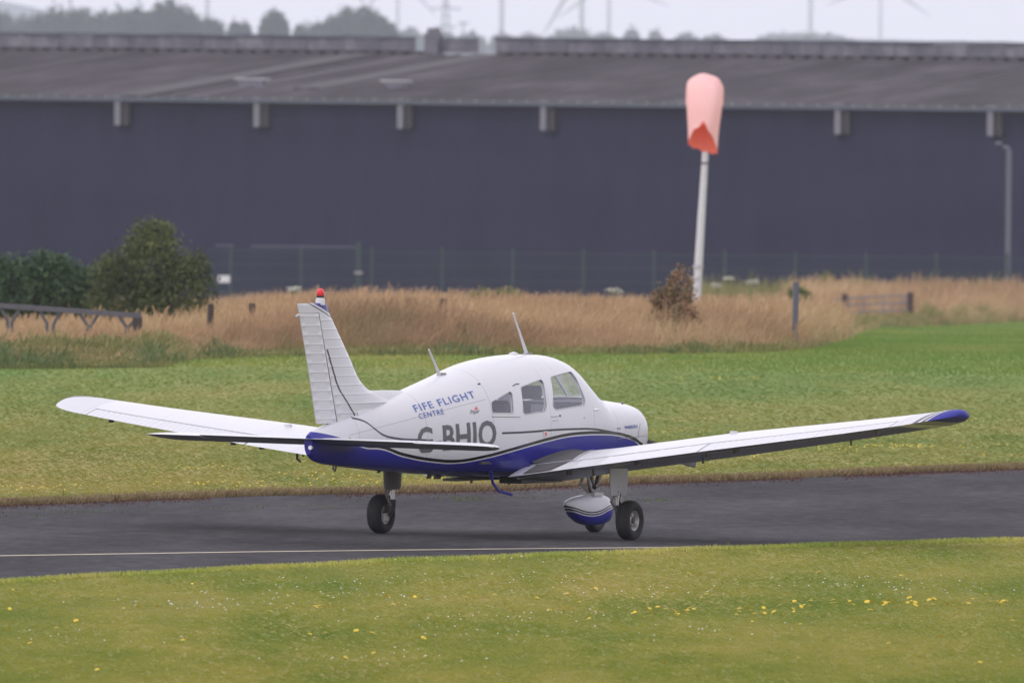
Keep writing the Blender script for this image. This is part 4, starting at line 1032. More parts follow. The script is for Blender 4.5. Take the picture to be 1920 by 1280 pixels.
g = MB(); g.box((1.15, 0, 1.60), (.50, .018, .03), M=Matrix.Rotation(R(37), 3, 'Y')); g.build('windscreen_post', M['acpaint'], ac)
# window surrounds (thin raised rim)
for w_ in win:
    for sd_ in (-1, 1):
        pts = [Vector((p[0], sd_ * (hw_at(p[0], p[1]) + .001), p[1])) for p in w_]; pts.append(pts[0]); g = MB(); g.tube(pts, .0055, 5, cap=False)
        g.build('window_seal', M['greymetal'] if 0 else M['pale'], ac, smooth=60)

g = MB(); g.loft([ring(x) for x in rng_(FX1 + .004, 2.42, .05) + [2.44, 2.455, 2.465, 2.472, 2.475]]); g.build('cowling', M['acpaint'], ac, smooth=50)
for sd_ in (-1, 1): g = MB(); g.revolve([(.0, -.01), (.085, -.01), (.085, .012), (.0, .012)], (2.492, .155 * sd_, 1.07), 'x', 20); g.build('air_intake', M['black'], ac)
g = MB(); g.tube([(1.6, -.505, 1.375), (1.62, -.512, 1.36)], .01, 6); g.build('cowl_latch', M['greymetal'], ac)
# cowl parting line, louvre slot, hinges
def skin_line(pts, r, mat, name, side=-1):
    P = [Vector((x, side * (hw_at(x, z) + .0005), z)) for x, z in pts]; g = MB(); g.tube(P, r, 5); return g.build(name, mat, ac)
def slp(pts, n=10):
    out = []; 
    for i in range(len(pts) - 1):
        for k in range(n): out.append(tuple(np.array(pts[i]) * (1 - k / n) + np.array(pts[i + 1]) * k / n))
    return out + [pts[-1]]
skin_line(slp([surf(1157, 803), surf(1163, 802.5)], 2), .005, M['black'], 'cowl_slot')
skin_line(slp([surf(1196, 822), surf(1197.5, 808), surf(1200, 794)], 4), .0035, M['greymetal'], 'cowl_seam')
skin_line(slp([(1.56, 1.00), (2.40, 1.02)], 10), .0025, M['greymetal'], 'cowl_seam')
skin_line(slp([(1.56, 1.00), (2.40, 1.02)], 10), .0025, M['greymetal'], 'cowl_seam', 1)
skin_line(slp([surf(922, 781), surf(975, 781.5)], 8), .004, M['greymetal'], 'sill_trim')
skin_line([surf(961.5, 723.5), surf(966.5, 720), surf(973, 719.3)], .006, M['black'], 'air_vent')
skin_line([surf(1034, 781), surf(1046, 779.5)], .007, M['hub'], 'door_handle'); skin_line([surf(1036, 789), surf(1046, 787)], .005, M['hub'], 'door_handle')
skin_line([surf(1049, 779.3), surf(1050.5, 779)], .011, M['blue'], 'door_lock'); skin_line([surf(1094.5, 783), surf(1095.5, 782.8)], .007, M['greymetal'], 'fuel_drain')
skin_line([surf(1113, 768.5), surf(1121, 767)], .012, M['lens'], 'hinge_cover')
g = MB(); xa, za = surf(1022.5, 813); g.box((xa, -hw_at(xa, za), za), (.09, .012, .055)); pq = g.build('placard', M['white'], ac)
g = MB(); g.box((xa + .0, -hw_at(xa, za) - .0065, za), (.035, .004, .035)); g.build('emblem', M['letter_red'], pq)

# --- lettering laid onto the skin
def lettering(body, base_px, h_px, name, mat, bold=0.0, side=-1, shear=0.0, space=1.0, names=None):
    cu = bpy.data.curves.new('t', 'FONT'); cu.body = body; cu.size = 1; cu.offset = bold; cu.space_character = space; cu.shear = shear; cu.resolution_u = 3
    to = bpy.data.objects.new('t', cu); COL.objects.link(to); dg = bpy.context.evaluated_depsgraph_get(); dg.update()
    me = bpy.data.meshes.new_from_object(to.evaluated_get(dg)); kill(to)
    b_ = bmesh.new(); b_.from_mesh(me)
    for k in range(1, 12):
        pass
    xs_ = [v.co.x for v in b_.verts]; ys_ = [v.co.y for v in b_.verts]; x0, x1, H = min(xs_), max(xs_), .72
    (ua, va), (ub, vb) = base_px; A_, B_ = surf(ua, va), surf(ub, vb); At = surf(ua, va - h_px); Bt = surf(ub, vb - h_px)
    nb = 24
    for k in range(1, nb): bmesh.ops.bisect_plane(b_, geom=b_.verts[:] + b_.edges[:] + b_.faces[:], plane_co=(x0 + (x1 - x0) * k / nb, 0, 0), plane_no=(1, 0, 0))
    for k in range(1, 4): bmesh.ops.bisect_plane(b_, geom=b_.verts[:] + b_.edges[:] + b_.faces[:], plane_co=(0, H * k / 4, 0), plane_no=(0, 1, 0))
    for v in b_.verts:
        s_ = (v.co.x - x0) / (x1 - x0); h_ = max(0, v.co.y) / H if body[0] == 'G' else v.co.y / H
        x = A_[0] * (1 - s_) + B_[0] * s_ ; zb_2 = A_[1] * (1 - s_) + B_[1] * s_; zt_2 = At[1] * (1 - s_) + Bt[1] * s_
        z = zb_2 + (zt_2 - zb_2) * h_; v.co = Vector((x, side * (hw_at(x, z) + .004), z))
    b_.to_mesh(me); b_.free(); me.materials.clear(); me.materials.append(mat); me.name = name
    return link(bpy.data.objects.new(name, me), ac)
lettering('G-BHJO', ((781, 850), (930, 834.5)), 49, 'registration_lettering', M['letter'], .022, space=1.02)
lettering('FIFE FLIGHT', ((779, 771.8), (892, 744.5)), 12.8, 'company_lettering', M['letter_blue'], .008, space=1.16)
lettering('CENTRE', ((786.5, 785), (833, 775.2)), 10, 'company_lettering', M['letter_blue'], .004, space=1.15)
lettering('Piper', ((882, 776), (900, 773)), 7.5, 'maker_lettering', M['letter'], .0, shear=.3)
lettering('WARRIOR II', ((1171, 803.8), (1195, 801.8)), 6.2, 'type_lettering', M['letter_blue'], .02)
g = MB(); tp = [surf(888.5, 768), surf(896, 767), surf(892.5, 761)]; g.add([(x, -(hw_at(x, z) + .004), z) for x, z in tp], [(0, 1, 2)]); g.build('maker_mark', M['letter_red'], ac)

# --- fin and rudder
def foil_sym(n=10):
    s_ = [.5 - .5 * math.cos(math.pi * k / n) for k in range(n + 1)]
    return s_, [(.2969 * math.sqrt(q) - .126 * q - .3516 * q * q + .2843 * q**3 - .1015 * q**4) / .2 / .5 for q in s_]   # half thickness for t = 1 
LEc = PCH(*zip(*sorted([(loc(*q)[1], loc(*q)[0]) for q in [(614, 582.5), (634, 626), (654, 670), (671, 709), (682, 724), (696, 735), (714, 742), (740, 752)]])))
LEc_top = loc(611.5, 568)
TEc = PCH(*zip(*sorted([(loc(*q)[1], loc(*q)[0]) for q in [(557.5, 569), (573, 661), (593.6, 797)]])))
HIc = PCH(*zip(*sorted([(loc(*q)[1], loc(*q)[0]) for q in [(593.6, 588), (603.4, 648), (626.4, 793)]])))
def le_x(z): return LEc(z) if z < LEc.x[-1] else LEc.y[-1] + (z - LEc.x[-1]) * (LEc_top[0] - LEc.y[-1]) / max(.01, LEc_top[1] - LEc.x[-1])
def vring(z, xa, xb, le, te, T, n=12, bump=0, extra=0):
    """closed section between xa (front) and xb (aft) of a fin whose full section runs le..te"""
    s_, h_ = foil_sym(24); L_ = le - te; pts = []
    for k in range(n + 1):
        x = xa + (xb - xa) * (.5 - .5 * math.cos(math.pi * k / n)) if abs(xa - le) < 1e-6 else xa + (xb - xa) * k / n
        q = min(1, max(0, (le - x) / L_)); hh = float(np.interp(q, s_, h_)) * T * L_ / 2 * (1) + .003
        mid = 1 if .12 < k / n < .9 else 0
        pts.append((x, hh + bump * mid))
    return [Vector((x, y, z)) for x, y in pts] + [Vector((x, -y, z)) for x, y in reversed(pts)]
zB = loc(627, 795)[1] - .03; zHorn = loc(594, 586)[1]; zTop = loc(558, 569)[1]
def beadz(a, b_, step):
    out = []; z = a
    while z < b_ - step * .5:
        out += [(z, 0), (z + step * .42, 0), (z + step * .47, .004), (z + step * .55, .004), (z + step * .60, 0)]; z += step
    return out + [(b_, 0)]
T_ = .085
mt, t, b = new_mat('fin_paint')
X_, Y_, Z_ = sepo(t); c = white_col(t)
fl = sorted([loc(*q)[::-1] for q in [(660, 786), (641, 751), (627.5, 725), (619, 696), (612, 670), (607, 648), (603.5, 615), (601, 580)]])
fc = fcurve(t, Z_, [(a_, b_) for a_, b_ in fl], (1.1, 2.7), (-4.6, -2.6)); d_ = math_(t, 'SUBTRACT', X_, fc)
c = mix_(t, math_(t, 'MULTIPLY', band(t, d_, -.016, .016), math_(t, 'LESS_THAN', Z_, loc(609, 655)[1])), c, (.03, .03, .045))
# blue corner at the top front, below it a thin dark curve
xb_, zb_4 = loc(585, 569); xc_, zc_4 = loc(611, 585)
e_ = math_(t, 'SUBTRACT', Z_, math_(t, 'ADD', math_(t, 'MULTIPLY', math_(t, 'SUBTRACT', X_, xb_), (zc_4 - zb_4) / (xc_ - xb_)), zb_4))
c = mix_(t, math_(t, 'GREATER_THAN', e_, 0), c, BLUE); c = mix_(t, band(t, e_, -.035, -.022), c, (.03, .03, .04))
t.links.new(c, b.inputs['Base Color']); paint_base(b, .28); M['finpaint'] = mt
g = MB(); rings = []
for z, bp in beadz(zB, zHorn, .0945):
    le, te, hi = le_x(z), TEc(z), HIc(z); rings.append(vring(z, le, hi + .006, le, te, T_, 14, bp))
g.loft(rings); g.build('fin', M['finpaint'], ac, smooth=35)
g = MB(); rings = []
zR0 = loc(594, 797)[1] + .015
for z, bp in beadz(zR0, zHorn - .004, .0945):
    le, te, hi = le_x(z), TEc(z), HIc(z); rings.append(vring(z, hi - .008, te, le, te, T_, 8, bp))
g.loft(rings); rud = g.build('rudder', M['finpaint'], ac, smooth=35)
g = MB(); rings = []
for z in (zHorn + .001, zHorn + .05, zTop - .03, zTop - .01, zTop):
    sh = 0 if z < zTop - .005 else .012
    le, te = le_x(z) - sh, TEc(z) + sh; rings.append(vring(z, le, te, le, te, T_ * (1 if not sh else .6), 14))
g.loft(rings); g.build('horn', M['finpaint'], rud, smooth=40)
# seam strip standing along the hinge line
g = MB(); g.tube([(HIc(z), -.022 - .012 * (2.5 - z), z) for z in np.linspace(zR0, zHorn, 10)], .006, 5); g.build('hinge_strip', M['greymetal'], rud)
# dorsal fairing
g = MB(); rings = []
for x in rng_(-3.30, -2.25, .075):
    k_ = (x + 3.75) / 1.5; 
    zt5 = float(np.interp(x, [-3.75, -3.1, -2.86, -2.7, -2.5, -2.25], [1.36, 1.57, 1.555, 1.555, 1.555, 1.545])); zb5 = fZT(x) - .10
    wb = .10 * (1 - k_ * .35) + .02; wt = .018
    rings.append([Vector((x, -wb, zb5)), Vector((x, -wb * .45, zb5 + (zt5 - zb5) * .6)), Vector((x, -wt, zt5 - .012)), Vector((x, 0, zt5)), Vector((x, wt, zt5 - .012)), Vector((x, wb * .45, zb5 + (zt5 - zb5) * .6)), Vector((x, wb, zb5))])
g.loft(rings); g.build('dorsal_fairing', M['white'], ac, smooth=60)
# beacon on the fin tip
bx, bz = loc(600.5, 560); tz = loc(600, 568)[1]
g = MB(); g.revolve([(0, -.02), (.048, -.02), (.048, .03), (.036, .055), (0, .055)], (bx, 0, tz), 'z', 18); bcn = g.build('beacon', M['white'], ac, smooth=40)
g = MB(); g.revolve([(0, .055), (.040, .055), (.040, .075), (0, .075)], (bx, 0, tz), 'z', 18); g.build('beacon_ring', M['black'], bcn)
g = MB(); g.revolve([(0, .070), (.036, .070), (.040, .095), (.036, .125), (.022, .145), (0, .150)], (bx, 0, tz), 'z', 18); g.build('beacon_lens', M['redlens'], bcn, smooth=60)
lx, lz = loc(557, 591); g = MB(); g.tube([(lx + .03, 0, lz), (lx - .03, 0, lz - .015)], [.02, .008], 8); g.build('static_wick', M['hub'], rud)
# closing fairing under the rudder
# --- airfoil for wings
def cam4(q, m_=.028, p_=.45): return m_ / p_**2 * (2 * p_ * q - q * q) if q < p_ else m_ / (1 - p_)**2 * ((1 - 2 * p_) + 2 * p_ * q - q * q)
def th4(q, T): return 5 * T * (.2969 * math.sqrt(max(q, 0)) - .126 * q - .3516 * q * q + .2843 * q**3 - .1036 * q**4)
def wingsec(y, sgn):
    a = abs(y)
    le = float(np.interp(a, [.3, .5, .75, 1.15, 2.65, 5.12, 5.33], [1.12, 1.08, .95, .82, .795, .575, .40]))
    te = float(np.interp(a, [.3, 2.65, 5.12, 5.33], [-.80, -.80, -.475, -.30]))
    zte = .645 + .128 * (a - .5) + (.012 * (a - 4.2) if a > 4.2 else 0) + (-.015 if sgn > 0 else .055) * a / 5
    inc = math.tan(R(1.9 - .35 * a / 5.3 * 2))
    T = float(np.interp(a, [.3, 2.65, 5.12, 5.33], [.15, .15, .135, .05]))
    return le, te, zte + (le - te) * inc, zte, T
def wpt(y, q, up, extra=0, sgn=None):
    le, te, zl, zt_9, T = wingsec(y, (1 if y > 0 else -1)); ch = le - te
    h_ = cam4(q) + (th4(q, T) if up else -th4(q, T)) + extra
    return Vector((le - q * ch, y, zl + (zt_9 - zl) * q + h_ * ch))
def wring(y, q0, q1, n=16, bump=0, nose=False):
    qs = [q0 + (q1 - q0) * ((1 - math.cos(math.pi * k / n)) / 2 if q0 == 0 else k / n) for k in range(n + 1)]
    up = [wpt(y, q, True) for q in qs]; lo = [wpt(y, q, False) for q in qs]
    if bump:
        for k in range(1, n): up[k].z += bump; lo[k].z -= bump
    if nose:       # rounded nose of a flap or aileron
        up[0].z -= .010; lo[0].z += .010
    return up + list(reversed(lo))
HQ = .785
mt, t, b = new_mat('wing_paint')
X_, Y_, Z_ = sepo(t); c = white_col(t); c = mix_(t, .0, c, c)
yab = math_(t, 'ABSOLUTE', Y_)
for yy in (.98, 2.66, 3.9):
    c = mix_(t, math_(t, 'MULTIPLY', band(t, yab, yy - .003, yy + .003), .35), c, (.1, .1, .12))
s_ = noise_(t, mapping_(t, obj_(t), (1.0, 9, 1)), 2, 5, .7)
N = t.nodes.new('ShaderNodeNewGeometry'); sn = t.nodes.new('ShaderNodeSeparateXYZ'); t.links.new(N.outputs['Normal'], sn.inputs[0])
c = mix_(t, math_(t, 'MULTIPLY', math_(t, 'LESS_THAN', sn.outputs[2], -.1), .94), c, mix_(t, s_, (.030, .030, .036), (.055, .055, .064)))   # underside shade painted into the colour of down-facing skin, varied by noise
t.links.new(c, b.inputs['Base Color']); paint_base(b, .30); M['wing'] = mt
YT = 5.12
mt, t, b = new_mat('tip_paint')
X_, Y_, Z_ = sepo(t); c = white_col(t); yab = math_(t, 'ABSOLUTE', Y_)
sgn_r = math_(t, 'LESS_THAN', Y_, 0)
e_ = math_(t, 'ADD', math_(t, 'ADD', yab, math_(t, 'MULTIPLY', X_, -.02)), -5.10)      # right side edge of the blue
e2 = math_(t, 'ADD', math_(t, 'ADD', math_(t, 'MULTIPLY', X_, .70), yab), -5.30)        # left side: blue only on the front outer corner
e = mix_(t, sgn_r, e2, e_)
ev = t.nodes.new('ShaderNodeSeparateColor'); t.links.new(e, ev.inputs[0]); e = ev.outputs[0]
c = mix_(t, band(t, e, -.14, -.085), c, (.10, .10, .11)); c = mix_(t, band(t, e, -.055, -.018), c, (.10, .10, .11))
c = mix_(t, math_(t, 'GREATER_THAN', e, 0), c, BLUE)
t.links.new(c, b.inputs['Base Color']); paint_base(b, .5); b.inputs['Coat Weight'].default_value = 0; b.inputs['Specular IOR Level'].default_value = .12; M['tip'] = mt

for sg in (1, -1):
    wg = bpy.data.objects.new('wing', None)
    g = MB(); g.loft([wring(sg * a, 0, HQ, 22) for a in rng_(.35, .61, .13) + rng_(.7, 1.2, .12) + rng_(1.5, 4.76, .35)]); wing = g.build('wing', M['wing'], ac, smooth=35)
    # flap, aileron with pressed beads
    def panel(name, a, b_, step, d_hinge=0):
        rings = []; y = a
        while y < b_ - step * .5:
            for f_, bp in ((0, 0), (.35, 0), (.42, .0035), (.52, .0035), (.60, 0)): rings.append(wring(sg * (y + f_ * step), HQ + .008, 1, 8, bp, True))
            y += step
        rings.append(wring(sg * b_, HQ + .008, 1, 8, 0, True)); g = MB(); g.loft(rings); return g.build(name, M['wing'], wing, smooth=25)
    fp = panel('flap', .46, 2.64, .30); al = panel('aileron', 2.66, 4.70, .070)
    g = MB(); g.loft([wring(sg * a, HQ + .006, 1, 6) for a in (4.715, 4.76)]); g.build('trailing_edge', M['wing'], wing)
    for a in (1.0, 1.8, 2.62): g = MB(); p_ = wpt(sg * a, .80, False); g.box(p_ + Vector((0, 0, -.015)), (.09, .02, .04)); g.build('hinge_bracket', M['grime'], fp)
    for a in (2.95, 4.5): g = MB(); p_ = wpt(sg * a, .83, False); g.box(p_ + Vector((0, 0, -.02)), (.08, .02, .045)); g.build('hinge_bracket', M['grime'], al)
    # tip: rounded cap sweeping aft and up
    rings = []
    for k, a in enumerate([4.765, 4.85, 4.93, 5.01, 5.09, 5.16, 5.21, 5.245, 5.262]):
        f_ = max(0, (a - 4.88) / .385); shx = max(0, 1 - (f_ * .985) ** 2.0) ** .5; sh = max(0, 1 - (f_ * .993) ** 3.2) ** (1 / 2.4); r_ = wring(sg * min(a, 4.98), 0, 1, 14); dzt = (a - min(a, 4.98)) * .15
        for p in r_: p.y = sg * a; p.z += dzt
        cx = sum(p.x for p in r_) / len(r_); cz = sum(p.z for p in r_) / len(r_)
        rings.append([Vector((cx + (.0 - cx) * f_ + (p.x - cx) * max(.22, shx), p.y, cz + (p.z - cz) * (sh if sh > .12 else .12) * (1 + .25 * f_ * 0) + .015 * f_)) for p in r_])
    g = MB(); g.loft(rings); tp_ = g.build('wing_tip', M['tip'], wing, smooth=60)
    p_ = wpt(sg * 4.98, .5, True) + Vector((-.05, sg * .15, -.012)); g = MB(); g.tube([p_ + Vector((.05, 0, 0)), p_ + Vector((0, 0, .008)), p_ + Vector((-.05, 0, -.006))], [.010, .022, .012], 10); g.build('position_light', M['lens'], wing, smooth=60)
    p_ = wpt(sg * 2.62, .45, True); g = MB(); g.tube([p_ + Vector((0, 0, -.01)), p_ + Vector((0, 0, .022))], [.045, .04], 14); g.build('fuel_cap', M['white'], wing, smooth=40)
    for a, q in ((2.35, .55), (3.9, .35), (1.2, .7)): p_ = wpt(sg * a, q, False); g = MB(); g.tube([p_ + Vector((0, 0, .01)), p_ + Vector((0, 0, -.06))], .012, 6); g.build('tie_down', M['grime'], wing)
    # root fillet
    rings = []
    for k, q in enumerate(np.linspace(.05, .77, 14)):
        pw = wpt(sg * .70, q, True) + Vector((0, 0, .002)); x = pw.x; zf = pw.z - .128 * .15 + .035 * (1 - .3 * q); yf = sg * (hw_at(x, zf) + .002)
        pm_2 = Vector((x, sg * .56, pw.z - .02)); pts = []
        for s_2 in np.linspace(0, 1, 7): A_ = Vector((x, yf, zf)); pts.append(A_ * (1 - s_2)**2 + Vector((x, sg * (hw_at(x, pw.z) + .012), pw.z - .018)) * 2 * s_2 * (1 - s_2) + pw * s_2**2)
        rings.append(pts)
    g = MB(); g.loft(rings, closed=False, cap=False); g.build('root_fillet', M['walk'] if sg < 0 else M['white'], wing, smooth=60)
    # main leg
    ym = sg * 1.33; wz = wpt(ym, .5, False).z; zc = .205; yw = sg * 1.462
    leg = empty('main_gear', (0, 0, 0)); leg.parent = ac; leg.name = 'main_gear'
    g = MB(); rings = []
    for z, w_, ch in ((.46, .10, .30), (.50, .125, .33), (wz + .03, .135, .36)):
        rings.append([Vector((ch / 2 * math.cos(q) - .01, ym + w_ / 2 * math.sin(q) * (1 - .35 * max(0, -math.cos(q))), z)) for q in np.linspace(0, 2 * math.pi, 20, endpoint=False)])
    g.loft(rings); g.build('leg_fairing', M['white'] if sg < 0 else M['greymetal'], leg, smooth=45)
    g = MB(); g.tube([(.0, ym, .50), (.0, ym, .34)], .030, 12); g.build('oleo_strut', M['steel'], leg, smooth=40)
    g = MB(); g.tube([(.0, ym, .36), (.0, ym + sg * .005, .27), (.0, ym + sg * .03, zc), (0, yw, zc)], [.042, .04, .034, .022], 12); g.build('fork', M['grime'], leg, smooth=40)
    g = MB(); g.tube([(-.05, ym, .47), (-.14, ym - sg * .01, .40), (-.04, ym, .30)], .016, 8); g.build('torque_link', M['hub'], leg)
    g = MB(); g.tube([(-.03, ym + sg * .05, .55), (-.06, ym + sg * .045, .40), (-.03, ym + sg * .05, .24)], .007, 6); g.build('brake_hose', M['black'], leg)
    g = MB(); g.box((-.07, ym + sg * .055, zc - .03), (.10, .05, .08)); g.build('brake_caliper', M['hub'], leg)
    for k in range(4):
        g = MB(); zz = .50 + k * .052 * 1.0; g.revolve([(0, -.004), (.007, -.004), (.007, .004), (0, .004)], (-.09, ym - .042 * 1, zz), 'y', 8); g.build('rivet', M['black'], leg)
    # tyre and hub
    ty = [(.105, -.058), (.125, -.070), (.165, -.078), (.190, -.066), (.203, -.040), (.2055, 0), (.203, .040), (.190, .066), (.165, .078), (.125, .070), (.105, .058), (.100, 0)]
    g = MB(); g.revolve(ty, (0, yw, zc), 'y', 40); tyre = g.build('tyre', M['rubber'], leg, smooth=50)
    for gy in (-.03, -.01, .01, .03): g = MB(); g.revolve([(.2035, gy - .003), (.2065 - abs(gy) * .05, gy - .002), (.2065 - abs(gy) * .05, gy + .002), (.2035, gy + .003)], (0, yw, zc), 'y', 40); g.build('tread_rib', M['rubber'], tyre)
    g = MB(); g.revolve([(0, -.03), (.04, -.03), (.05, -.045), (.075, -.03), (.085, -.045), (.104, -.056), (.108, -.050), (.108, .050), (.104, .056), (.085, .045), (.075, .03), (.05, .045), (.04, .03), (0, .03)], (0, yw, zc), 'y', 32); hb = g.build('hub', M['hub'], leg, smooth=30)
    g = MB(); g.revolve([(0, 0), (.032, 0), (.030, .012), (0, .014)] if sg > 0 else [(0, 0), (.032, 0), (.030, -.012), (0, -.014)], (0, yw + sg * .034, zc), 'y', 16); g.build('hub_cap', M['black'], hb, smooth=30)
    for k in range(6):
        q = k * math.pi / 3; g = MB(); g.revolve([(0, -.003), (.008, -.003), (.008, .003), (0, .003)], (.062 * math.cos(q), yw + sg * .040, zc + .062 * math.sin(q)), 'y', 6); g.build('bolt', M['grime'], hb)

# walkway on the right wing root and its carry-on across the flap, each with pale edge lines
def on_wing(x, y, lift):
    le, te, *_ = wingsec(y, -1); q = (le - x) / (le - te); p_ = wpt(y, min(max(q, .0), 1), True); p_.z += lift; return p_
def sheet(corners, name, mat, lift, nu=10, nv=14):
    (a_, b_, c_, d_) = [Vector(q) for q in corners]; rows = []
    for i in range(nv + 1):
        s_ = i / nv; L_ = a_ * (1 - s_) + d_ * s_; Rr = b_ * (1 - s_) + c_ * s_
        rows.append([on_wing(*(L_ * (1 - k / nu) + Rr * (k / nu)), lift) for k in range(nu + 1)])
    g = MB(); g.loft(rows, closed=False, cap=False); return g.build(name, mat, ac, smooth=60)
te1 = -.80; hx = .795 - HQ * 1.6
sheet([(hx + .03, -.575), (hx + .03, -1.02), (.35, -.86), (.30, -.60)], 'walkway', M['walk'], .0065)
sheet([(hx + .012, -.565), (hx + .012, -1.06), (hx + .03, -1.045), (hx + .03, -.565)], 'walkway_edge', M['white'], .007)
sheet([(hx + .03, -1.02), (hx + .03, -1.045), (.37, -.885), (.35, -.86)], 'walkway_edge', M['white'], .0067)
sheet([(te1 + .02, -.625), (te1 + .02, -.94), (hx - .035, -1.02), (hx - .035, -.625)], 'walkway', M['walk'], .009)

# --- stabilator with anti-servo tab, and tip caps
def stabring(y, q0, q1, n=12):
    a = abs(y); f_ = max(0, (a - 1.60) / .372); sh = math.sqrt(max(0.0, 1 - f_ ** 2.6 * .99)); le0, te0 = -3.50, -4.262
    le = le0 - (.42 * (1 - sh)); te = te0 + (.26 * (1 - sh)); ch = le - te; T = .105 * max(sh, .15) * (le0 - te0) / ch
    ang = math.tan(R(3.4)); pv = -3.75
    qs = [q0 + (q1 - q0) * k / n for k in range(n + 1)] if q0 > 0 else [q1 * (1 - math.cos(math.pi * k / n)) / 2 for k in range(n + 1)]
    up = []; lo = []
    zc0 = 1.052 + .010 * y
    for q in qs:
        x = le - q * ch; z = zc0 + (pv - x) * ang; h_ = th4(q, T) * ch; up.append(Vector((x, y, z + h_))); lo.append(Vector((x, y, z - h_)))
    return up + list(reversed(lo))
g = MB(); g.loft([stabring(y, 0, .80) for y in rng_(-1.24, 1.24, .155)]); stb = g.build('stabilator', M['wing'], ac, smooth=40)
for sg in (-1, 1):
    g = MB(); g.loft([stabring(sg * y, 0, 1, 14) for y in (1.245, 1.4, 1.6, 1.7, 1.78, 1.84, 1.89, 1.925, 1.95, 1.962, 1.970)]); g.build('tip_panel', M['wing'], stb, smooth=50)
g = MB(); rr = []
y = -1.23
while y < 1.22:
    for f_, bp in ((0, 0), (.4, 0), (.47, .003), (.56, .003), (.63, 0)):
        r_ = stabring(y + f_ * .10, .808, 1, 5); 
        for k in range(1, 5): r_[k].z += bp
        for p in r_: p.z += (-4.11 - p.x) * math.tan(R(3))
        rr.append(r_)
    y += .10
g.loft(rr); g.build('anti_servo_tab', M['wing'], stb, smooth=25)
g = MB(); g.revolve([(0, -.01), (.022, -.01), (.022, .02), (.012, .03), (0, .03)], (-4.205, -.03, 1.0), 'x', 12); g.build('tail_light', M['lens'], ac, smooth=50)

# --- belly fittings, aerials
def fit(pts, r, mat, name, n=8, flat=1): g = MB(); g.tube(pts, r, n, flat=flat); return g.build(name, mat, ac, smooth=45)
xx, zz = loc(628, 872); fit([(xx + .06, 0, zz + .06), (xx, 0, zz - .06), (xx - .035, 0, zz - .04), (xx - .03, 0, zz + .04)], .010, M['grime'], 'tail_tie_down')
for (u, v, h_, w_) in ((806, 893, .05, .09), (822, 893, .05, .16), (886, 894, .075, .035), (957, 894, .08, .035), (712, 884, .03, .06)):
    xx, zz = loc(u, v); g = MB(); z0 = fZB(xx) + .01
    g.loft([[Vector((xx + w_ * .5 * math.cos(q) - k_ * .03, .014 * math.sin(q), z0 - k_ * h_)) for q in np.linspace(0, 2 * math.pi, 10, endpoint=False)] for k_ in (0, .6, 1)]); g.build('belly_aerial', M['grime'], ac, smooth=60)
g = MB(); g.box((-.45, 0, .615), (1.5, .16, .03)); g.build('belly_channel', M['grime'], ac)
g = MB(); g.box((.10, -.25, .60), (.9, .26, .07)); g.build('belly_plate', M['black'], ac)
yS = -.40; P = [loc(919, 893, yS), loc(924, 905, yS), loc(936, 921, yS - .02), loc(960, 927.5, yS - .10)]
fit([(P[0][0], yS, P[0][1] + .06), (P[1][0], yS, P[1][1]), (P[2][0], yS - .02, P[2][1]), (P[3][0], yS - .10, P[3][1])], [.016, .015, .015, .014], M['blue'], 'boarding_step')
for (ua, va, ub, vb) in ((828, 712, 804, 655), (989, 668, 962, 587)):
    (xa, za), (xb, zb) = loc(ua, va), loc(ub, vb); base = fit([(xa, 0, za - .02), (xa * .85 + xb * .15, 0, za * .85 + zb * .15), (xa * .5 + xb * .5, 0, (za + zb) / 2), (xb, 0, zb)], [.028, .018, .012, .009], M['white'], 'whip_aerial')
    g = MB(); g.revolve([(0, -.012), (.055, -.012), (.045, .012), (0, .012)], (xa, 0, fZT(xa) + .004), 'z', 16); g.build('aerial_foot', M['greymetal'], base)
xx, zz = loc(963, 668); g = MB(); g.revolve([(0, -.02), (.055, -.02), (.045, .015), (0, .028)], (xx, 0, fZT(xx)), 'z', 16); g.build('roof_puck', M['white'], ac, smooth=50)
for u, v in ((1012, 670), (1020, 671)): xx, zz = loc(u, v); g = MB(); g.box((xx, -.10, hw_at(xx, 1) * 0 + fZT(xx) - .012), (.05, .03, .03)); g.build('roof_vent', M['greymetal'], ac)
xx, zz = surf(896, 720); fit([(xx, -hw_at(xx, zz) - .002, zz), (xx + .03, -hw_at(xx + .03, zz + .005) - .004, zz + .005)], .008, M['black'], 'static_port')
# pitot under the left wing
p_ = wpt(2.5, .45, False); fit([p_ + Vector((0, 0, .02)), p_ + Vector((-.02, 0, -.10)), p_ + Vector((.06, 0, -.13))], [.03, .018, .012], M['grime'], 'pitot_mast', flat=.5)
fit([(1.55, -.28, .64), (1.50, -.28, .52), (1.44, -.28, .49)], .028, M['grime'], 'exhaust_pipe')

# --- nose leg with its fairing
nx_ = loc(1115, 960, 0)[0]; ng = empty('nose_gear', (0, 0, 0)); ng.parent = ac
g = MB(); g.tube([(nx_ - .14, 0, .68), (nx_ - .06, 0, .40)], .038, 12); g.build('oleo_strut', M['grime'], ng, smooth=40)
g = MB(); g.tube([(nx_ - .16, .03, .66), (nx_ - .26, .03, .52), (nx_ - .10, .03, .42)], .018, 8); g.build('torque_link', M['hub'], ng)
g = MB(); g.tube([(nx_ - .26, -.045, .60), (nx_ - .12, -.045, .42)], .016, 8); g.build('steering_rod', M['pale'], ng)
g = MB(); g.box((nx_ - .07, 0, .40), (.20, .17, .035)); g.build('fork_crown', M['hub'], ng)
ty2 = [(.075, -.045), (.10, -.058), (.135, -.062), (.160, -.050), (.173, -.028), (.175, 0), (.173, .028), (.160, .050), (.135, .062), (.10, .058), (.075, .045), (.07, 0)]
g = MB(); g.revolve(ty2, (nx_, 0, .175), 'y', 36); g.build('tyre', M['rubber'], ng, smooth=50)
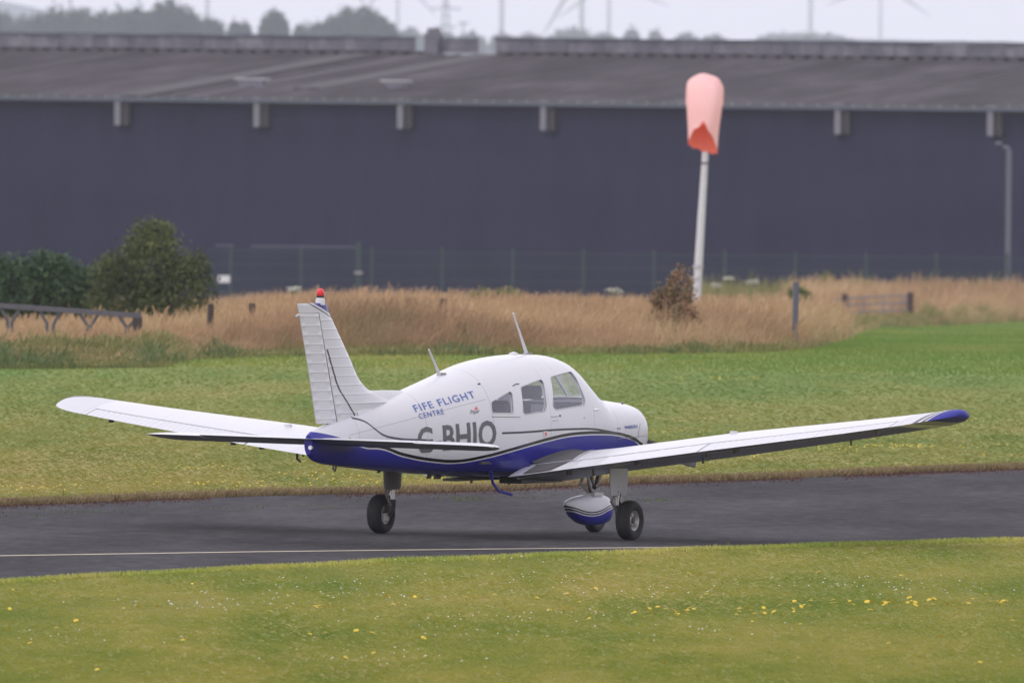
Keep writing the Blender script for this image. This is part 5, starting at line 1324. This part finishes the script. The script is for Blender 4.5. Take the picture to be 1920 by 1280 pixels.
g = MB(); g.revolve([(0, -.04), (.06, -.04), (.078, -.05), (.078, .05), (.06, .04), (0, .04)], (nx_, 0, .175), 'y', 24); g.build('hub', M['hub'], ng, smooth=30)
mt, t, b = new_mat('spat_paint')
X_, Y_, Z_ = sepo(t); c = white_col(t)
sp = sorted([loc(u, v, -.12) for u, v in [(1066, 947), (1085, 955), (1110, 963.5), (1125, 962), (1138, 956.5), (1144, 953)]])
sp = [(sp[0][0] - .6, sp[0][1] + .04)] + sp + [(sp[-1][0] + .5, sp[-1][1] + .1)]
SX = (sp[0][0] - .1, sp[-1][0] + .1); fs_ = fcurve(t, X_, sp, SX, (0, .8)); d_ = math_(t, 'SUBTRACT', Z_, fs_)
c = mix_(t, band(t, d_, .012, .026), c, BLACK); c = mix_(t, band(t, d_, -.012, .002), c, BLACK); c = mix_(t, math_(t, 'LESS_THAN', d_, -.024), c, BLUE)
t.links.new(c, b.inputs['Base Color']); paint_base(b); M['spat'] = mt
g = MB(); rings = []
xt = loc(1062, 946, 0)[0]
for (dx, top, bot, w_) in ((-.66, .335, .30, .012), (-.60, .35, .25, .05), (-.50, .375, .165, .072), (-.35, .392, .105, .090), (-.2, .405, .078, .102), (-.05, .41, .070, .105), (.10, .40, .078, .10), (.20, .375, .10, .10), (.28, .33, .155, .072), (.325, .28, .20, .03)):
    zc_ = (top + bot) / 2 - .01; r_ = []
    for k in range(28):
        q = 2 * math.pi * k / 28; cc, ss = math.cos(q), math.sin(q); r_.append(Vector((nx_ + dx, w_ * math.copysign(abs(cc) ** .75, cc), zc_ + (top - zc_ if ss > 0 else zc_ - bot) * math.copysign(abs(ss) ** .8, ss))))
    rings.append(r_)
g.loft(rings); g.build('wheel_fairing', M['spat'], ng, smooth=50)

# --- propeller at rest
pr = empty('propeller', (0, 0, 0)); pr.parent = ac; hz_ = 1.035
g = MB(); g.revolve([(0, 0), (.165, 0), (.165, .05), (.14, .14), (.09, .23), (.03, .29), (0, .30)], (2.52, 0, hz_), 'x', 28); g.build('spinner', M['white'], pr, smooth=50)
for sgn_ in (1, -1):
    d = Vector((0, math.cos(R(20)), math.sin(R(20)))) * sgn_; rings = []
    for f_, ch, tw, th in ((.12, .09, 60, .05), (.25, .13, 48, .030), (.45, .15, 34, .020), (.65, .145, 25, .014), (.85, .12, 18, .010), (.93, .07, 16, .006)):
        c_ = Vector((2.585, 0, hz_)) + d * f_; tdir = (Vector((0, -d.z, d.y)) * math.cos(R(tw)) + Vector((1, 0, 0)) * math.sin(R(tw))); nd_ = tdir.cross(d)
        rings.append([c_ + tdir * ch / 2 * math.cos(q) + nd_ * th / 2 * math.sin(q) for q in np.linspace(0, 2 * math.pi, 12, endpoint=False)])
    g = MB(); g.loft(rings); g.build('blade', M['greymetal'], pr, smooth=50)

# --- cabin: floor, seats, panel
g = MB(); g.box((0, 0, .80), (2.7, .9, .03)); g.build('cabin_floor', M['seat'], ac)
g = MB(); g.box((1.12, 0, 1.24), (.12, .86, .25)); g.box((1.17, 0, 1.375), (.30, .88, .02)); g.build('instrument_panel', M['black'], ac)
def seat(x, y, wd, hgt, mat, hr=True):
    g = MB(); g.box((x, y, .99), (.46, wd, .14)); o_ = g.build('seat', mat, ac)
    md = o_.modifiers.new('b', 'BEVEL'); md.width = .04; md.segments = 3
    g = MB(); g.box((x - .27, y, 1.03 + hgt / 2), (.12, wd, hgt), M=Matrix.Rotation(R(-10), 3, 'Y')); o2 = g.build('seat_back', mat, o_); md = o2.modifiers.new('b', 'BEVEL'); md.width = .05; md.segments = 4
    if hr:
        g = MB(); g.box((x - .34, y, 1.06 + hgt + .06), (.07, .24, .14)); o3 = g.build('headrest', mat, o_); md = o3.modifiers.new('b', 'BEVEL'); md.width = .03; md.segments = 3
for y in (-.25, .25): seat(.42, y, .44, .38, M['seat'], True)
seat(-.45, 0, .92, .36, M['seat'], False)
x9, z9 = loc(1012, 768, -.38); g = MB(); g.box((x9 - .02, -.36, z9 - .01), (.10, .10, .13)); bx_ = g.build('seat_label', M['seat_light'], ac); bx_.name = 'seat_pocket'
g = MB(); 
for sg in (-1, 1): g.tube([(1.12, sg * .25, 1.22), (.95, sg * .25, 1.20)], .014, 6); g.tube([(.94, sg * .25 - .13, 1.28), (.94, sg * .25 - .14, 1.20), (.94, sg * .25, 1.16), (.94, sg * .25 + .14, 1.20), (.94, sg * .25 + .13, 1.28)], .013, 6)
tag(g.build('control_yoke', M['black'], ac))
